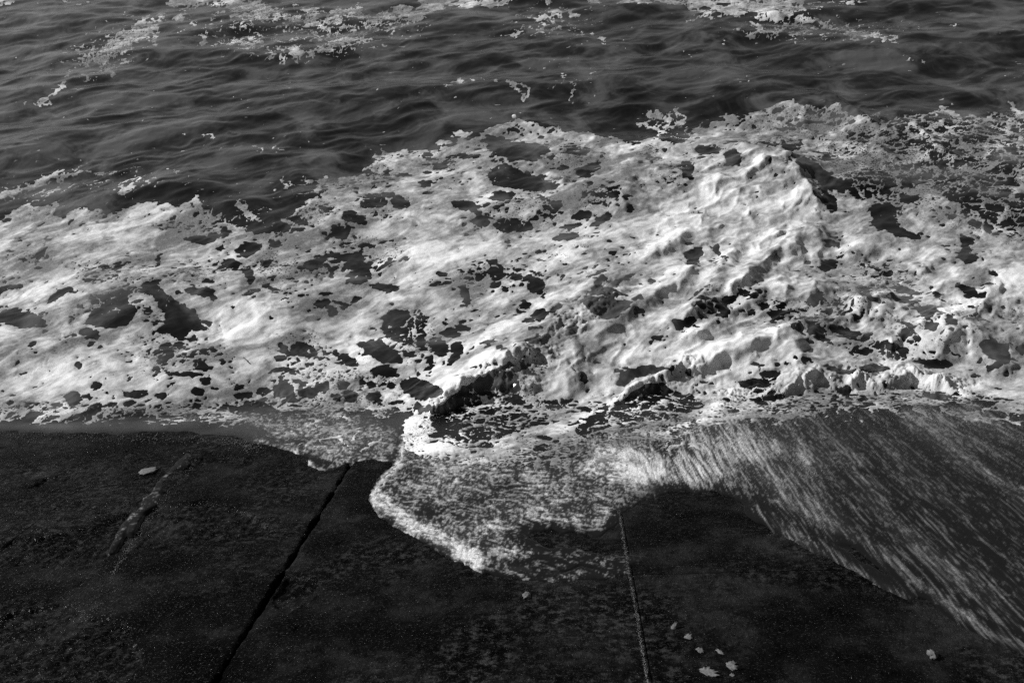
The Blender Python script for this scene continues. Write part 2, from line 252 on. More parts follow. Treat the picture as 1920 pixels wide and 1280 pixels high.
# --- holes, one of them a shadow: ellipses (x, y, rx, ry[, turn]) per crop
HL = {
 'A': [(690, 212, 14, 8), (600, 305, 12, 8), (1370, 232, 26, 9), (280, 525, 14, 12), (240, 1145, 60, 24, -10), (395, 1240, 20, 10, -30), (1070, 1150, 14, 10)],
 'B': [(960, 738, 52, 13), (340, 980, 52, 11), (480, 1030, 38, 22), (700, 872, 75, 13), (560, 935, 42, 14, -10), (600, 905, 40, 8, -15), (160, 1120, 75, 34), (320, 1130, 58, 34), (250, 1090, 30, 14), (185, 1180, 16, 10), (700, 1145, 75, 30), (790, 1230, 58, 34), (880, 1088, 48, 28), (935, 1085, 30, 25), (1185, 1152, 58, 32),
       (1340, 1195, 58, 26), (1440, 1090, 52, 16, 10), (1310, 1245, 15, 9), (1450, 1232, 62, 26, -25), (1490, 1046, 62, 9, 5), (1300, 840, 62, 15, 10), (1090, 1210, 20, 18), (1250, 930, 30, 22), (745, 1190, 22, 14), (880, 1150, 14, 20), (640, 1005, 14, 6), (1540, 1110, 10, 20)],
 'C': [(290, 882, 46, 48), (150, 838, 75, 26), (20, 950, 34, 44), (480, 680, 9, 8), (605, 610, 10, 8), (1135, 745, 24, 20), (655, 1030, 10, 6), (560, 715, 60, 14), (640, 800, 50, 10, -20), (480, 800, 70, 10, 15), (860, 640, 40, 12), (730, 690, 70, 14), (820, 880, 30, 20), (1120, 960, 10, 28, 20), (820, 1110, 40, 25, 20)],
 'D': [(228, 155, 23, 44, 30), (135, 200, 24, 14), (190, 235, 38, 9), (80, 345, 44, 14), (495, 245, 18, 8), (510, 312, 45, 13), (655, 235, 24, 20), (685, 215, 14, 14), (690, 300, 15, 8), (880, 205, 22, 14), (885, 235, 12, 14), (1120, 92, 82, 28, 5), (1190, 75, 26, 20), (1390, 140, 62, 40, 10), (1520, 97, 40, 16), (1300, 222, 60, 28), (1330, 262, 30, 12), (1385, 290, 30, 55),
       (1490, 212, 22, 20), (1760, 220, 60, 32, -20), (1690, 245, 38, 16), (1895, 185, 22, 20), (1880, 45, 30, 60, -35), (1540, 18, 80, 34), (1400, 20, 48, 26), (1245, 62, 24, 24), (1470, 345, 30, 12), (1660, 120, 10, 6), (1130, 380, 75, 34, 5), (1010, 385, 34, 11), (1190, 425, 24, 11), (405, 375, 18, 8), (450, 375, 15, 7), (490, 382, 12, 8), (440, 465, 12, 14), (260, 495, 13, 11), (240, 605, 15, 13),
       (110, 637, 15, 5), (145, 687, 9, 8), (540, 632, 34, 13), (520, 670, 30, 9), (562, 692, 18, 7), (925, 725, 58, 60), (1010, 675, 48, 20), (890, 800, 22, 14), (945, 835, 30, 16), (1140, 712, 28, 17), (1190, 700, 18, 13), (1085, 735, 24, 11), (1100, 772, 38, 10), (1255, 770, 20, 11), (1130, 800, 52, 20), (1050, 840, 88, 19), (1160, 872, 34, 20), (1100, 932, 44, 28), (970, 905, 20, 13), (910, 960, 38, 16),
       (815, 707, 16, 9), (455, 785, 18, 18), (620, 850, 24, 5), (700, 860, 13, 17), (765, 848, 7, 7), (765, 942, 60, 22), (490, 973, 24, 13), (415, 970, 45, 38), (615, 948, 8, 6), (15, 930, 12, 7), (1580, 680, 26, 26), (1640, 680, 18, 22), (1695, 700, 60, 50, 20), (1565, 752, 42, 26, -15), (1810, 725, 18, 22), (1860, 730, 20, 18), (1890, 765, 20, 12), (1565, 825, 60, 17, -8),
       (1680, 395, 34, 7), (1810, 388, 58, 9), (1790, 448, 52, 26), (1840, 492, 36, 25), (1885, 440, 34, 11), (1610, 433, 12, 6), (1470, 935, 45, 30), (1590, 920, 52, 34), (1720, 935, 62, 28), (1810, 900, 36, 30), (1680, 880, 30, 18), (1870, 960, 36, 26), (1370, 960, 50, 20), (1350, 900, 26, 16), (1620, 985, 40, 18), (1555, 875, 18, 9)],
 'E': [(960, 10, 96, 45), (70, 185, 78, 32), (90, 238, 74, 28), (95, 300, 75, 30), (20, 40, 20, 50), (1255, 72, 88, 24), (565, 277, 42, 16), (575, 312, 25, 6), (245, 345, 80, 26), (760, 485, 38, 7), (850, 217, 40, 13), (840, 265, 74, 12, -28), (880, 280, 34, 14), (845, 335, 42, 24), (910, 360, 17, 19), (985, 250, 32, 13), (1095, 345, 48, 46), (1040, 307, 40, 12, -22), (1095, 276, 35, 7), (1140, 395, 13, 14),
       (945, 297, 11, 14), (712, 300, 10, 6), (1020, 455, 32, 22, -20), (1105, 508, 48, 36), (1040, 538, 24, 16), (1175, 487, 22, 13), (1055, 587, 34, 11, -10), (445, 540, 38, 58), (620, 597, 48, 36), (685, 575, 48, 18, 28), (540, 680, 42, 60, -10), (640, 690, 42, 38), (630, 740, 26, 34, 15), (450, 668, 42, 24, -20), (730, 620, 25, 6, -20), (40, 768, 62, 20, 30), (240, 822, 95, 24, 12), (480, 845, 14, 8), (570, 770, 13, 13),
       (612, 775, 17, 14), (430, 1025, 35, 17), (60, 960, 50, 40), (190, 970, 28, 45), (310, 1005, 50, 16), (300, 1090, 56, 45), (120, 1090, 60, 50), (200, 1160, 90, 30), (40, 1130, 50, 40), (20, 890, 36, 25), (270, 900, 30, 20), (890, 684, 34, 13), (1070, 655, 44, 28), (1430, 272, 50, 10, -15), (1510, 163, 28, 15), (1450, 320, 18, 18), (1590, 308, 68, 14, -15), (1530, 325, 24, 14),
       (1650, 395, 24, 13), (1270, 590, 54, 28, -25), (1770, 640, 38, 14), (1880, 570, 28, 40), (1355, 855, 22, 38), (1660, 470, 30, 20), (980, 1080, 40, 16, -10), (1100, 1100, 50, 16, -25)],  # one ellipse beside the fold is shade drawn as a dark hole
 'F': [(60, 175, 54, 42, -15), (200, 150, 22, 42, -20), (245, 190, 14, 11), (810, 120, 28, 16), (1070, 240, 42, 13, 5), (150, 450, 28, 16), (245, 428, 78, 22, -32), (235, 490, 28, 28), (400, 400, 30, 15), (405, 505, 22, 18), (750, 432, 54, 38), (650, 425, 32, 5), (890, 450, 40, 9), (565, 455, 25, 22), (540, 505, 48, 22), (620, 495, 50, 12), (840, 490, 22, 8), (690, 582, 108, 36, 12), (900, 598, 92, 32, 18), (1030, 385, 70, 20, 40),
       (1110, 430, 40, 16, 20), (1270, 372, 82, 13), (1580, 365, 76, 19, 22), (1370, 492, 54, 38), (1500, 540, 34, 18), (1612, 460, 30, 10), (1222, 548, 62, 15, 18), (1150, 700, 98, 42, 20), (1000, 702, 70, 22), (1740, 700, 98, 48, 28), (1810, 686, 24, 11), (1410, 785, 80, 28), (1690, 782, 34, 9, 18), (1858, 592, 24, 6), (490, 838, 58, 22, -10), (400, 890, 92, 26, -5), (890, 825, 48, 14), (1080, 805, 70, 26), (110, 925, 22, 14),
       (30, 555, 50, 34, -30), (700, 530, 44, 12), (930, 290, 30, 7), (1010, 262, 12, 12), (420, 780, 40, 12), (705, 765, 20, 10), (1520, 720, 26, 9, 20), (1620, 300, 12, 5), (780, 640, 40, 12), (720, 715, 30, 8), (20, 960, 30, 28), (60, 1010, 34, 20), (1300, 470, 24, 10, -20), (1420, 400, 30, 7, 20), (1700, 540, 50, 7, 10)],
}
for o, L in HL.items():
    ox, oy = OFF[o]
    for x, y, rx, ry, *a in L: cut_ell(foamL, ox + x * KQ, oy + y * KQ, rx * KQ, ry * KQ, a[0] if a else 0)
HP = [
 ('B', 750, 792, 830, 762, 1000, 780, 1090, 795, 1170, 830, 1130, 880, 1090, 910, 1000, 890, 945, 918, 920, 880, 860, 865, 800, 820),
 ('B', 840, 950, 900, 922, 970, 950, 1090, 980, 1140, 1010, 1212, 1040, 1180, 1065, 1100, 1080, 1030, 1072, 1000, 1050, 930, 1040, 850, 1030, 808, 1000),
 ('B', 0, 1165, 60, 1172, 150, 1220, 165, 1248, 100, 1258, 0, 1228), ('B', 1310, 940, 1370, 915, 1450, 905, 1440, 950, 1380, 990, 1320, 985),
 ('C', 900, 725, 1030, 760, 1010, 820, 930, 810), ('C', 600, 850, 700, 870, 830, 975, 900, 1030, 785, 1050, 730, 980, 660, 910), ('C', 755, 1085, 850, 1100, 868, 1150, 832, 1190, 790, 1160),  # the trough's shadow right of the crest is cut as a dark hole
 ('C', 1040, 1170, 1072, 1120, 1180, 1132, 1200, 1170, 1180, 1220, 1250, 1290, 1090, 1290, 1045, 1220), ('C', 940, 1000, 1000, 950, 1180, 980, 1190, 1040, 1080, 1055, 960, 1035),
 ('D', -220, 470, 0, 495, 90, 465, 180, 482, 222, 512, 255, 555, 292, 565, 220, 580, 90, 578, 30, 542, -200, 540),
 ('D', 855, 325, 930, 380, 1010, 440, 1085, 515, 1130, 570, 1182, 592, 1100, 605, 1060, 600, 1040, 640, 985, 640, 940, 612, 835, 612, 880, 580, 930, 545, 915, 470, 870, 415, 790, 380, 710, 385, 715, 440, 790, 438, 815, 462, 765, 510, 700, 552, 600, 577, 530, 572, 472, 550, 490, 512, 560, 470, 510, 440, 500, 402, 600, 390, 700, 365, 800, 352),
 ('D', 435, 612, 490, 575, 572, 600, 560, 640, 490, 650), ('D', 1905, 180, 1850, 175, 1860, 200),
 ('E', 650, 340, 690, 335, 722, 385, 732, 435, 720, 470, 680, 430), ('E', 230, 520, 300, 475, 385, 490, 402, 600, 388, 670, 310, 660, 215, 590), ('E', 95, 660, 230, 640, 262, 690, 330, 750, 310, 786, 220, 780, 122, 740),
 ('E', 330, 882, 390, 852, 470, 870, 540, 912, 562, 942, 500, 980, 430, 1000, 380, 960), ('E', 1400, 375, 1430, 340, 1500, 360, 1580, 390, 1616, 440, 1560, 510, 1480, 535, 1420, 510, 1372, 472, 1348, 440),
 ('E', 1550, 890, 1590, 832, 1660, 792, 1760, 790, 1860, 802, 1890, 826, 1800, 850, 1720, 880, 1600, 910), ('E', 1060, 970, 1120, 985, 1290, 962, 1250, 1000, 1200, 1030, 1120, 1046),
 ('E', 1480, 1000, 1560, 965, 1700, 890, 1745, 890, 1700, 950, 1600, 1010, 1500, 1060), ('E', 1620, 1110, 1720, 1010, 1800, 1000, 1880, 1070, 1780, 1120, 1660, 1130), ('E', 1300, 1130, 1420, 1060, 1480, 1040, 1600, 1080, 1640, 1120, 1500, 1180, 1320, 1180),
 ('E', 480, 1085, 536, 1012, 625, 947, 714, 887, 803, 825, 920, 775, 1040, 790, 1100, 840, 1000, 880, 1010, 960, 1080, 1030, 1100, 1080, 1000, 1140, 880, 1180, 700, 1220, 560, 1180),
 ('E', 1320, 1120, 1460, 1020, 1660, 915, 1790, 890, 1930, 960, 1960, 1050, 1810, 1140, 1600, 1190, 1400, 1215, 1310, 1180),
 ('F', 760, 240, 800, 202, 866, 195, 850, 250, 810, 270), ('F', 1190, 590, 1230, 572, 1290, 582, 1320, 622, 1280, 660, 1200, 655), ('F', 1080, 0, 1220, 10, 1300, 60, 1330, 90, 1230, 72, 1130, 40), ('F', 1450, 30, 1560, 50, 1560, 122, 1530, 178, 1600, 212, 1660, 196, 1600, 132, 1640, 100, 1600, 60),
]
for o, *v in HP: cut_poly(foamL, P(o, *v))
add_stroke(foamL, PP(757, 832, 749, 878, 717, 901, 703, 918, 698, 934), 2.6); add_stroke(foamL, PP(698, 934, 714, 962, 732, 984), 1.8); add_stroke(foamL, PP(571, 857, 578, 872, 598, 884, 622, 882), 2.0)
add_stroke(foamL, PP(1290, 690, 1200, 718, 1135, 757, 1080, 785, 1020, 814, 960, 840, 880, 850, 810, 836), 9); add_stroke(foamL, PP(1300, 770, 1268, 785, 1210, 805, 1150, 824), 5); add_stroke(foamL, PP(765, 812, 782, 785, 822, 748, 870, 716), 6)
add_stroke(foamL, PP(965, 690, 985, 720, 1000, 750, 1010, 775), 8)
# thin bars of foam crossing some of the pools
for o, wd, *v in [('B', 7, 860, 788, 905, 802), ('B', 6, 830, 1035, 920, 1045, 1000, 1045), ('E', 5, 1390, 405, 1600, 405), ('F', 4, 1670, 660, 1720, 700, 1790, 770), ('F', 5, 1110, 660, 1150, 720, 1180, 750), ('F', 4, 1040, 690, 1200, 700), ('E', 8, 700, 960, 760, 1020, 820, 1080, 900, 1120), ('E', 6, 720, 930, 800, 990, 880, 1010, 960, 1090)]:
    add_stroke(foamL, P(o, *v), wd * KQ)

# --- lace: how much small holes eat the foam (0..1)
lace = Layer(0.035)
for v, *e in [(.75, 1700, 300, 200, 90), (.55, 1500, 225, 130, 45), (.5, 1860, 400, 140, 60), (.65, 590, 395, 50, 25), (.5, 690, 330, 60, 25), (.55, 1000, 395, 80, 40), (.6, 1060, 300, 30, 30), (.6, 1110, 370, 40, 30), (.6, 1220, 285, 30, 18), (.6, 1260, 325, 40, 22),
              (.6, 340, 420, 40, 16), (.45, 190, 510, 60, 20), (.55, 250, 510, 50, 25), (.5, 370, 510, 60, 25), (.6, 520, 500, 60, 40), (.45, 600, 490, 50, 40), (.5, 300, 640, 70, 60), (.55, 560, 650, 60, 30), (.6, 640, 730, 130, 50), (.5, 780, 640, 60, 50), (.4, 930, 520, 60, 40), (.5, 700, 470, 60, 30), (.5, 1060, 470, 60, 14),
              (.8, 930, 760, 90, 60), (.75, 1200, 790, 130, 50), (.6, 1000, 680, 50, 30), (.5, 1500, 590, 120, 40), (.5, 1640, 540, 80, 60), (.45, 1720, 640, 120, 40), (.5, 1360, 560, 60, 40), (.35, 1850, 600, 90, 60), (.7, 1100, 840, 200, 30), (.75, 1450, 760, 160, 26), (.75, 1700, 750, 160, 24), (.5, 1880, 765, 80, 20), (.6, 200, 765, 260, 10), (.75, 880, 800, 90, 36),  (.35, 700, 300, 60, 15), (.5, 420, 420, 60, 30), (.55, 60, 480, 40, 14), (.5, 830, 300, 70, 20), (.45, 1300, 900, 300, 40), (.75, 560, 50, 260, 60), (.7, 200, 90, 90, 60), (.5, 1420, 20, 160, 40), (.6, 1540, 55, 160, 30)]:
    soft_ell(lace, v, *e)
soft_stroke(lace, .9, PP(790, 858, 850, 872, 940, 870, 1000, 854, 1060, 838, 1120, 826, 1200, 822, 1260, 815, 1300, 800), 15)
soft_stroke(lace, .6, PP(-300, 768, 0, 765, 200, 768, 340, 768), 8); soft_stroke(lace, .8, PP(440, 765, 520, 768, 620, 772, 740, 780), 18)
net = Layer(0.0)
def n_poly(v, pts, e=18): soft_poly(net, v, pts, e, 'max')
soft_stroke(net, .8, PP(-300, 780, 0, 776, 120, 780, 260, 778, 400, 784, 480, 784), 14); soft_stroke(net, .6, PP(1280, 790, 1400, 772, 1500, 775, 1620, 768, 1750, 768, 1900, 782, 2200, 800), 12)
n_poly(.80, P('C', 1020, 600, 1180, 640, 1330, 640, 1500, 620, 1700, 640, 1905, 600, 2300, 650, 2300, 1300, 1905, 1265, 1700, 1220, 1600, 1155, 1460, 1080, 1400, 1035, 1250, 1045, 1100, 1050, 950, 1035, 900, 960, 850, 850))
for v, *e in [(.45, 200, 90, 90, 45, -35), (.5, 560, 60, 200, 50), (.40, 1040, 40, 90, 35), (.45, 1540, 55, 170, 25), (.45, 90, 345, 120, 22, -12), (.4, 240, 340, 90, 25), (.45, 1270, 235, 70, 25), (.45, 600, 350, 60, 20), (.35, 430, 400, 90, 30), (.75, 950, 770, 110, 55, -15), (.8, 1200, 790, 110, 40, -15), (.7, 1100, 850, 220, 26, -6), (.5, 640, 770, 110, 26), (.6, 1000, 690, 60, 30), (.55, 600, 810, 120, 26, 8), (.5, 1460, 780, 160, 18), (.45, 650, 395, 60, 25), (.35, 240, 560, 70, 30), (.35, 780, 610, 50, 30), (.45, 1000, 400, 60, 30), (.45, 1560, 590, 120, 40), (.40, 1700, 650, 90, 30), (.4, 1640, 500, 60, 40), (.4, 310, 680, 80, 40)]:
    soft_ell(net, v, *e)
# --- where loose flecks float on open water
fleck = Layer(0.22)
for v, *e in [(.4, 200, 100, 160, 70), (.4, 600, 60, 250, 70), (.35, 250, 310, 250, 50), (.3, 1050, 150, 120, 70), (.5, 1750, 330, 200, 100), (.35, 450, 330, 140, 60), (.3, 1500, 60, 250, 60), (.3, 820, 150, 120, 40), (.5, 1880, 380, 120, 90)]:
    soft_ell(fleck, v, *e)

# --- run-up on the concrete: thickness of the water film (m, negative = none) and how frothy it is
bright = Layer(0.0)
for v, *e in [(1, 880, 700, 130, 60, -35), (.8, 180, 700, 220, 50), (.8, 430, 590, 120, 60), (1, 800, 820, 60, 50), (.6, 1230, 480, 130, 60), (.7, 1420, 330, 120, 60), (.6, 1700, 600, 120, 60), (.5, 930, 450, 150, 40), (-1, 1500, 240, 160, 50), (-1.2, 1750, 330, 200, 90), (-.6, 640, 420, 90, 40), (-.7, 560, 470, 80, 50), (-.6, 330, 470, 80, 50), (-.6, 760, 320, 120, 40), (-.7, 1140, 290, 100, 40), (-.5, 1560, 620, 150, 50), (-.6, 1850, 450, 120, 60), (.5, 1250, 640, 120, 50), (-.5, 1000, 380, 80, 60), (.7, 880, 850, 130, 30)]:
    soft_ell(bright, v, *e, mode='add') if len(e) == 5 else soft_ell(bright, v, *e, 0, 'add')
film = Layer(-0.10); froth = Layer(0.0)
LENS = PP(752, 800, 756, 832, 746, 852, 745, 880, 718, 898, 706, 915, 696, 935, 712, 962, 730, 985, 780, 1008, 820, 1028, 860, 1050, 885, 1072, 930, 1085, 1000, 1094, 1060, 1096, 1120, 1090, 1172, 1080, 1260, 1076, 1380, 1050, 1440, 1020, 1460, 1008, 1470, 1010, 1540, 1045, 1600, 1075, 1650, 1105, 1720, 1135, 1800, 1180, 1900, 1222, 2330, 1420, 2330, 600, 1300, 700, 800, 700)
WASH = PP(-420, 700, -420, 806, 0, 812, 120, 817, 240, 816, 330, 812, 400, 818, 450, 826, 500, 838, 545, 850, 572, 858, 578, 872, 598, 884, 622, 884, 650, 872, 700, 866, 742, 868, 800, 900, 900, 800, 900, 700)
for poly, hh in ((LENS, 0.006), (WASH, 0.010)):
    w, sd = poly_sd(film, poly, 60)
    film.a[w] = np.maximum(film.a[w], np.where(sd > 0, hh * np.clip(sd / 14.0, 0, 1), np.clip(sd * 0.02, -0.10, 0)))
for wd, *v in ((7, 352, 852, 315, 890, 270, 945, 235, 985, 205, 1035), (5, 300, 930, 262, 960, 245, 1000)):
    soft_stroke(film, 0.004, PP(*v), wd * 2, 'set'); soft_stroke(froth, .24, PP(*v), wd * .8)
soft_poly(froth, .50, PP(760, 840, 720, 905, 705, 935, 790, 1000, 880, 1050, 960, 1080, 1060, 1040, 1170, 960, 1300, 900, 1420, 940, 1560, 1000, 2300, 1250, 2300, 740, 1400, 770, 1200, 790, 1000, 850), 18, 'max')
soft_stroke(froth, .8, PP(757, 835, 748, 880, 715, 903, 700, 934), 10)
soft_stroke(froth, .80, PP(712, 938, 748, 970, 806, 998, 864, 1030, 890, 1052), 26)
for v, *e in ((.58, 830, 900, 90, 40), (.62, 980, 955, 100, 24), (.78, 1180, 872, 120, 40), (.72, 1300, 880, 100, 34), (.68, 1380, 840, 120, 40), (.7, 1505, 855, 30, 12, 40), (.50, 1480, 900, 120, 60, 40), (.5, 960, 1050, 60, 20, 30)):
    soft_ell(froth, v, *e)
soft_ell(froth, .02, 1070, 1015, 110, 26, 8, 'set'); soft_ell(froth, .06, 1200, 1010, 60, 40, 0, 'set'); soft_poly(froth, .0, PP(1168, 948, 1205, 932, 1280, 924, 1350, 924, 1390, 938, 1412, 966, 1450, 1000, 1500, 1030, 1560, 1060, 1400, 1110, 1180, 1110, 1172, 1010), 36); soft_ell(froth, .22, 1080, 1050, 130, 14, 0, 'set')
soft_stroke(froth, .34, PP(980, 1085, 1060, 1083, 1130, 1080, 1172, 1072), 9)
soft_poly(froth, .38, PP(1500, 930, 1800, 1130, 1930, 1210, 2300, 1350, 2300, 850, 1900, 800, 1650, 830), 60)
for v, wd, *p in ((.46, 16, 1420, 960, 1500, 1010, 1600, 1070, 1700, 1125), (.40, 13, 1590, 1000, 1680, 1060, 1760, 1120, 1850, 1180, 1930, 1215), (.36, 14, 1500, 920, 1600, 980, 1700, 1040), (.22, 10, 1620, 880, 1740, 950, 1860, 1040)):
    soft_stroke(froth, v, PP(*p), wd, 'set')
soft_poly(froth, .46, PP(-300, 765, 0, 770, 330, 778, 480, 800, 560, 840, 620, 870, 740, 860, 750, 800, 600, 770), 10, 'max')
soft_stroke(froth, .8, PP(572, 860, 580, 874, 600, 884), 4); soft_stroke(froth, .55, PP(600, 882, 650, 862, 740, 858), 10); soft_stroke(froth, .55, PP(480, 822, 560, 850), 5)
soft_stroke(film, .009, PP(757, 835, 748, 880, 718, 903, 704, 934, 720, 962, 790, 1000, 860, 1040), 12)
JOINT = PP(1160, 925, 1168, 970, 1180, 1040, 1195, 1120, 1208, 1200, 1224, 1290)
film.blur(1); froth.blur(1)
leftw = Layer(0.0); soft_poly(leftw, 1.0, PP(-400, 700, -400, 800, 300, 806, 460, 826, 570, 850, 620, 862, 740, 850, 800, 700), 6)

# --- lumpiness of the foam surface and heaving of the water (m)
lump = Layer(0.022)
for v, *e in [(.085, 1400, 390, 210, 130), (.075, 1600, 560, 260, 120), (.07, 1380, 620, 220, 100), (.08, 1800, 600, 180, 110), (.09, 1080, 640, 110, 110), (.07, 700, 740, 160, 50), (.07, 1150, 330, 120, 60), (.06, 420, 520, 120, 90), (.07, 1550, 240, 140, 60), (.10, 900, 830, 140, 40), (.09, 1250, 760, 160, 60)]:
    soft_ell(lump, v, *e)
lump.blur(6)
churn = Layer(0.0)
for v, wd, *p in ((1.0, 26, 1150, 560, 1060, 640, 960, 720, 850, 780, 780, 820), (1.0, 30, 1290, 700, 1180, 760, 1080, 800, 960, 850, 800, 840), (1.0, 34, 1250, 800, 1370, 750, 1500, 735, 1700, 730, 1900, 755, 2300, 770), (.8, 40, 1000, 700, 940, 770), (.6, 20, 480, 740, 620, 750, 740, 760)):
    soft_stroke(churn, v, PP(*p), wd)
churn.blur(4)

# --- crests: (height m, width left of the line, width right of the line, points) in photograph places
RIDGES = [
 (.15, .25, .5, 1140, 500, 1105, 560, 1050, 612, 985, 655), (.34, .26, .7, 1020, 630, 985, 655, 915, 693, 860, 728, 815, 757, 778, 790, 765, 815),
 (.17, .13, .14, 1330, 660, 1270, 690, 1200, 715, 1135, 755, 1080, 783, 1020, 812, 960, 838, 880, 845, 805, 828),
 (.11, .16, .18, 1160, 545, 1090, 610, 1068, 650, 1082, 700, 1078, 740), (.08, .2, .14, 1010, 660, 1040, 690, 1070, 690),
 (.24, .14, .32, 1510, 430, 1440, 470, 1400, 520, 1350, 562, 1290, 602, 1230, 640), (.20, .14, .3, 1340, 465, 1285, 520, 1225, 560, 1160, 605, 1105, 650), (.24, .14, .32, 1570, 590, 1480, 622, 1400, 655, 1320, 682, 1240, 715), (.20, .14, .3, 1680, 540, 1590, 592, 1500, 640), (.18, .12, .28, 1450, 520, 1400, 570, 1330, 620, 1270, 655), (.16, .12, .28, 1300, 420, 1240, 470, 1190, 500),
 (.14, .12, .35, 1000, 735, 960, 720, 920, 730), (.16, .22, .5, 880, 715, 830, 748, 790, 785, 770, 815), (.16, .15, .15, 775, 830, 800, 850, 860, 858),
 (.22, .5, .18, 1250, 812, 1290, 788, 1335, 758, 1370, 738, 1420, 735, 1470, 728, 1495, 710, 1545, 699, 1590, 712, 1620, 700, 1655, 715, 1675, 705, 1708, 697, 1760, 715, 1830, 728, 1910, 742, 2100, 760, 2300, 770),
 (.30, .22, .5, 1365, 262, 1420, 283, 1450, 290, 1475, 287, 1500, 292), (.28, .16, .4, 1490, 300, 1500, 330, 1525, 355, 1545, 370), (.2, .2, .25, 1380, 330, 1420, 320, 1440, 300), (.2, .16, .3, 1310, 360, 1350, 340, 1380, 320),
 (.16, .12, .25, 1530, 400, 1540, 440, 1535, 480), (.09, .14, .28, 1150, 320, 1185, 350, 1165, 370, 1175, 405), (.12, .2, .12, 1110, 265, 1130, 278, 1160, 276), (.14, .14, .12, 1050, 335, 1060, 350), (.12, .12, .12, 1045, 285, 1050, 275),
 (.30, .15, .4, 1540, 160, 1560, 178, 1585, 200, 1620, 218, 1655, 232), (.26, .13, .3, 1700, 224, 1745, 255, 1755, 275, 1775, 288, 1810, 292), (.16, .12, .25, 1635, 262, 1660, 285, 1690, 300),
 (.18, .16, .2, 1395, 430, 1360, 480, 1330, 545, 1318, 572, 1280, 618), (.16, .2, .14, 1530, 520, 1524, 545, 1516, 560), (.12, .12, .12, 1480, 508, 1460, 530, 1470, 545), (.14, .2, .14, 1443, 425, 1460, 436), (.18, .3, .16, 1590, 540, 1610, 570, 1650, 585, 1665, 560, 1690, 550),
 (.2, .35, .2, 1780, 640, 1800, 615, 1830, 625, 1850, 650), (.16, .25, .18, 1440, 640, 1480, 650, 1510, 690), (.15, .2, .14, 1840, 540, 1880, 545), (.12, .2, .2, 1700, 490, 1740, 500), (.18, .3, .2, 1480, 470, 1500, 430, 1540, 420), (.14, .2, .2, 1650, 430, 1610, 450, 1580, 470),
 (.13, .25, .2, 1840, 640, 1870, 670, 1900, 690), (.22, .25, .15, 1640, 620, 1660, 640, 1690, 650),
 (.14, .4, .3, 100, 620, 160, 590, 220, 560), (.12, .5, .4, 380, 540, 440, 570, 500, 560), (.10, .5, .4, 60, 470, 140, 440, 200, 420), (.10, .4, .4, 700, 500, 780, 480, 860, 500), (.08, .4, .3, 420, 640, 480, 600, 520, 560),
 (.22, .6, .3, 1270, 25, 1330, 30, 1400, 28, 1450, 30, 1480, 25), (.22, 1.2, .9, 1510, 120, 1540, 90, 1640, 75, 1760, 60), (.16, 1.4, 1.0, 0, 60, 120, 70, 260, 40), (.2, 1.4, 1.0, 120, 300, 280, 250, 420, 215), (.2, 1.4, 1.0, 640, 130, 760, 110, 900, 95), (.14, .3, .2, 975, 222, 1060, 243, 1150, 258),
]

# ----------------------------------------------------------------- materials
def mat(name):
    m = bpy.data.materials.new(name); m.use_nodes = True
    nt = m.node_tree; b = nt.nodes["Principled BSDF"]
    return m, nt, b
def node(nt, t, **kw):
    n = nt.nodes.new(t)
    for k, v in kw.items(): setattr(n, k, v)
    return n
def noise(nt, scale, detail=4, rough=.55, vec=None):
    n = node(nt, "ShaderNodeTexNoise"); n.inputs["Scale"].default_value = scale; n.inputs["Detail"].default_value = detail; n.inputs["Roughness"].default_value = rough
    if vec: nt.links.new(vec, n.inputs["Vector"])
    return n.outputs[0]
def ramp(nt, src, *stops):
    r = node(nt, "ShaderNodeValToRGB"); e = r.color_ramp.elements
    while len(e) < len(stops): e.new(.5)
    for k, (p, v) in enumerate(stops): e[k].position = p; e[k].color = (v, v, v, 1)
    nt.links.new(src, r.inputs[0]); return r.outputs[0]
def math_n(nt, op, a, b):
    n = node(nt, "ShaderNodeMath", operation=op)
    for k, v in enumerate((a, b)):
        if isinstance(v, (int, float)): n.inputs[k].default_value = v
        else: nt.links.new(v, n.inputs[k])
    return n.outputs[0]
def bump(nt, b, h, strength, dist, normal=None):
    n = node(nt, "ShaderNodeBump"); n.inputs["Strength"].default_value = strength; n.inputs["Distance"].default_value = dist
    nt.links.new(h, n.inputs["Height"])
    if normal: nt.links.new(normal, n.inputs["Normal"])
    if b: nt.links.new(n.outputs[0], b.inputs["Normal"])
    return n.outputs[0]
def geo_pos(nt, scale=(1, 1, 1)):
    g = node(nt, "ShaderNodeNewGeometry"); m = node(nt, "ShaderNodeMapping"); m.inputs["Scale"].default_value = scale
    nt.links.new(g.outputs["Position"], m.inputs["Vector"]); return m.outputs[0]
def attr(nt, name):
    a = node(nt, "ShaderNodeAttribute"); a.attribute_name = name; return a.outputs["Fac"]
def mixf(nt, f, a, b):
    n = node(nt, "ShaderNodeMix"); n.data_type = 'FLOAT'
    for k, v in ((0, f), (2, a), (3, b)):
        if isinstance(v, (int, float)): n.inputs[k].default_value = v
        else: nt.links.new(v, n.inputs[k])
    return n.outputs[0]

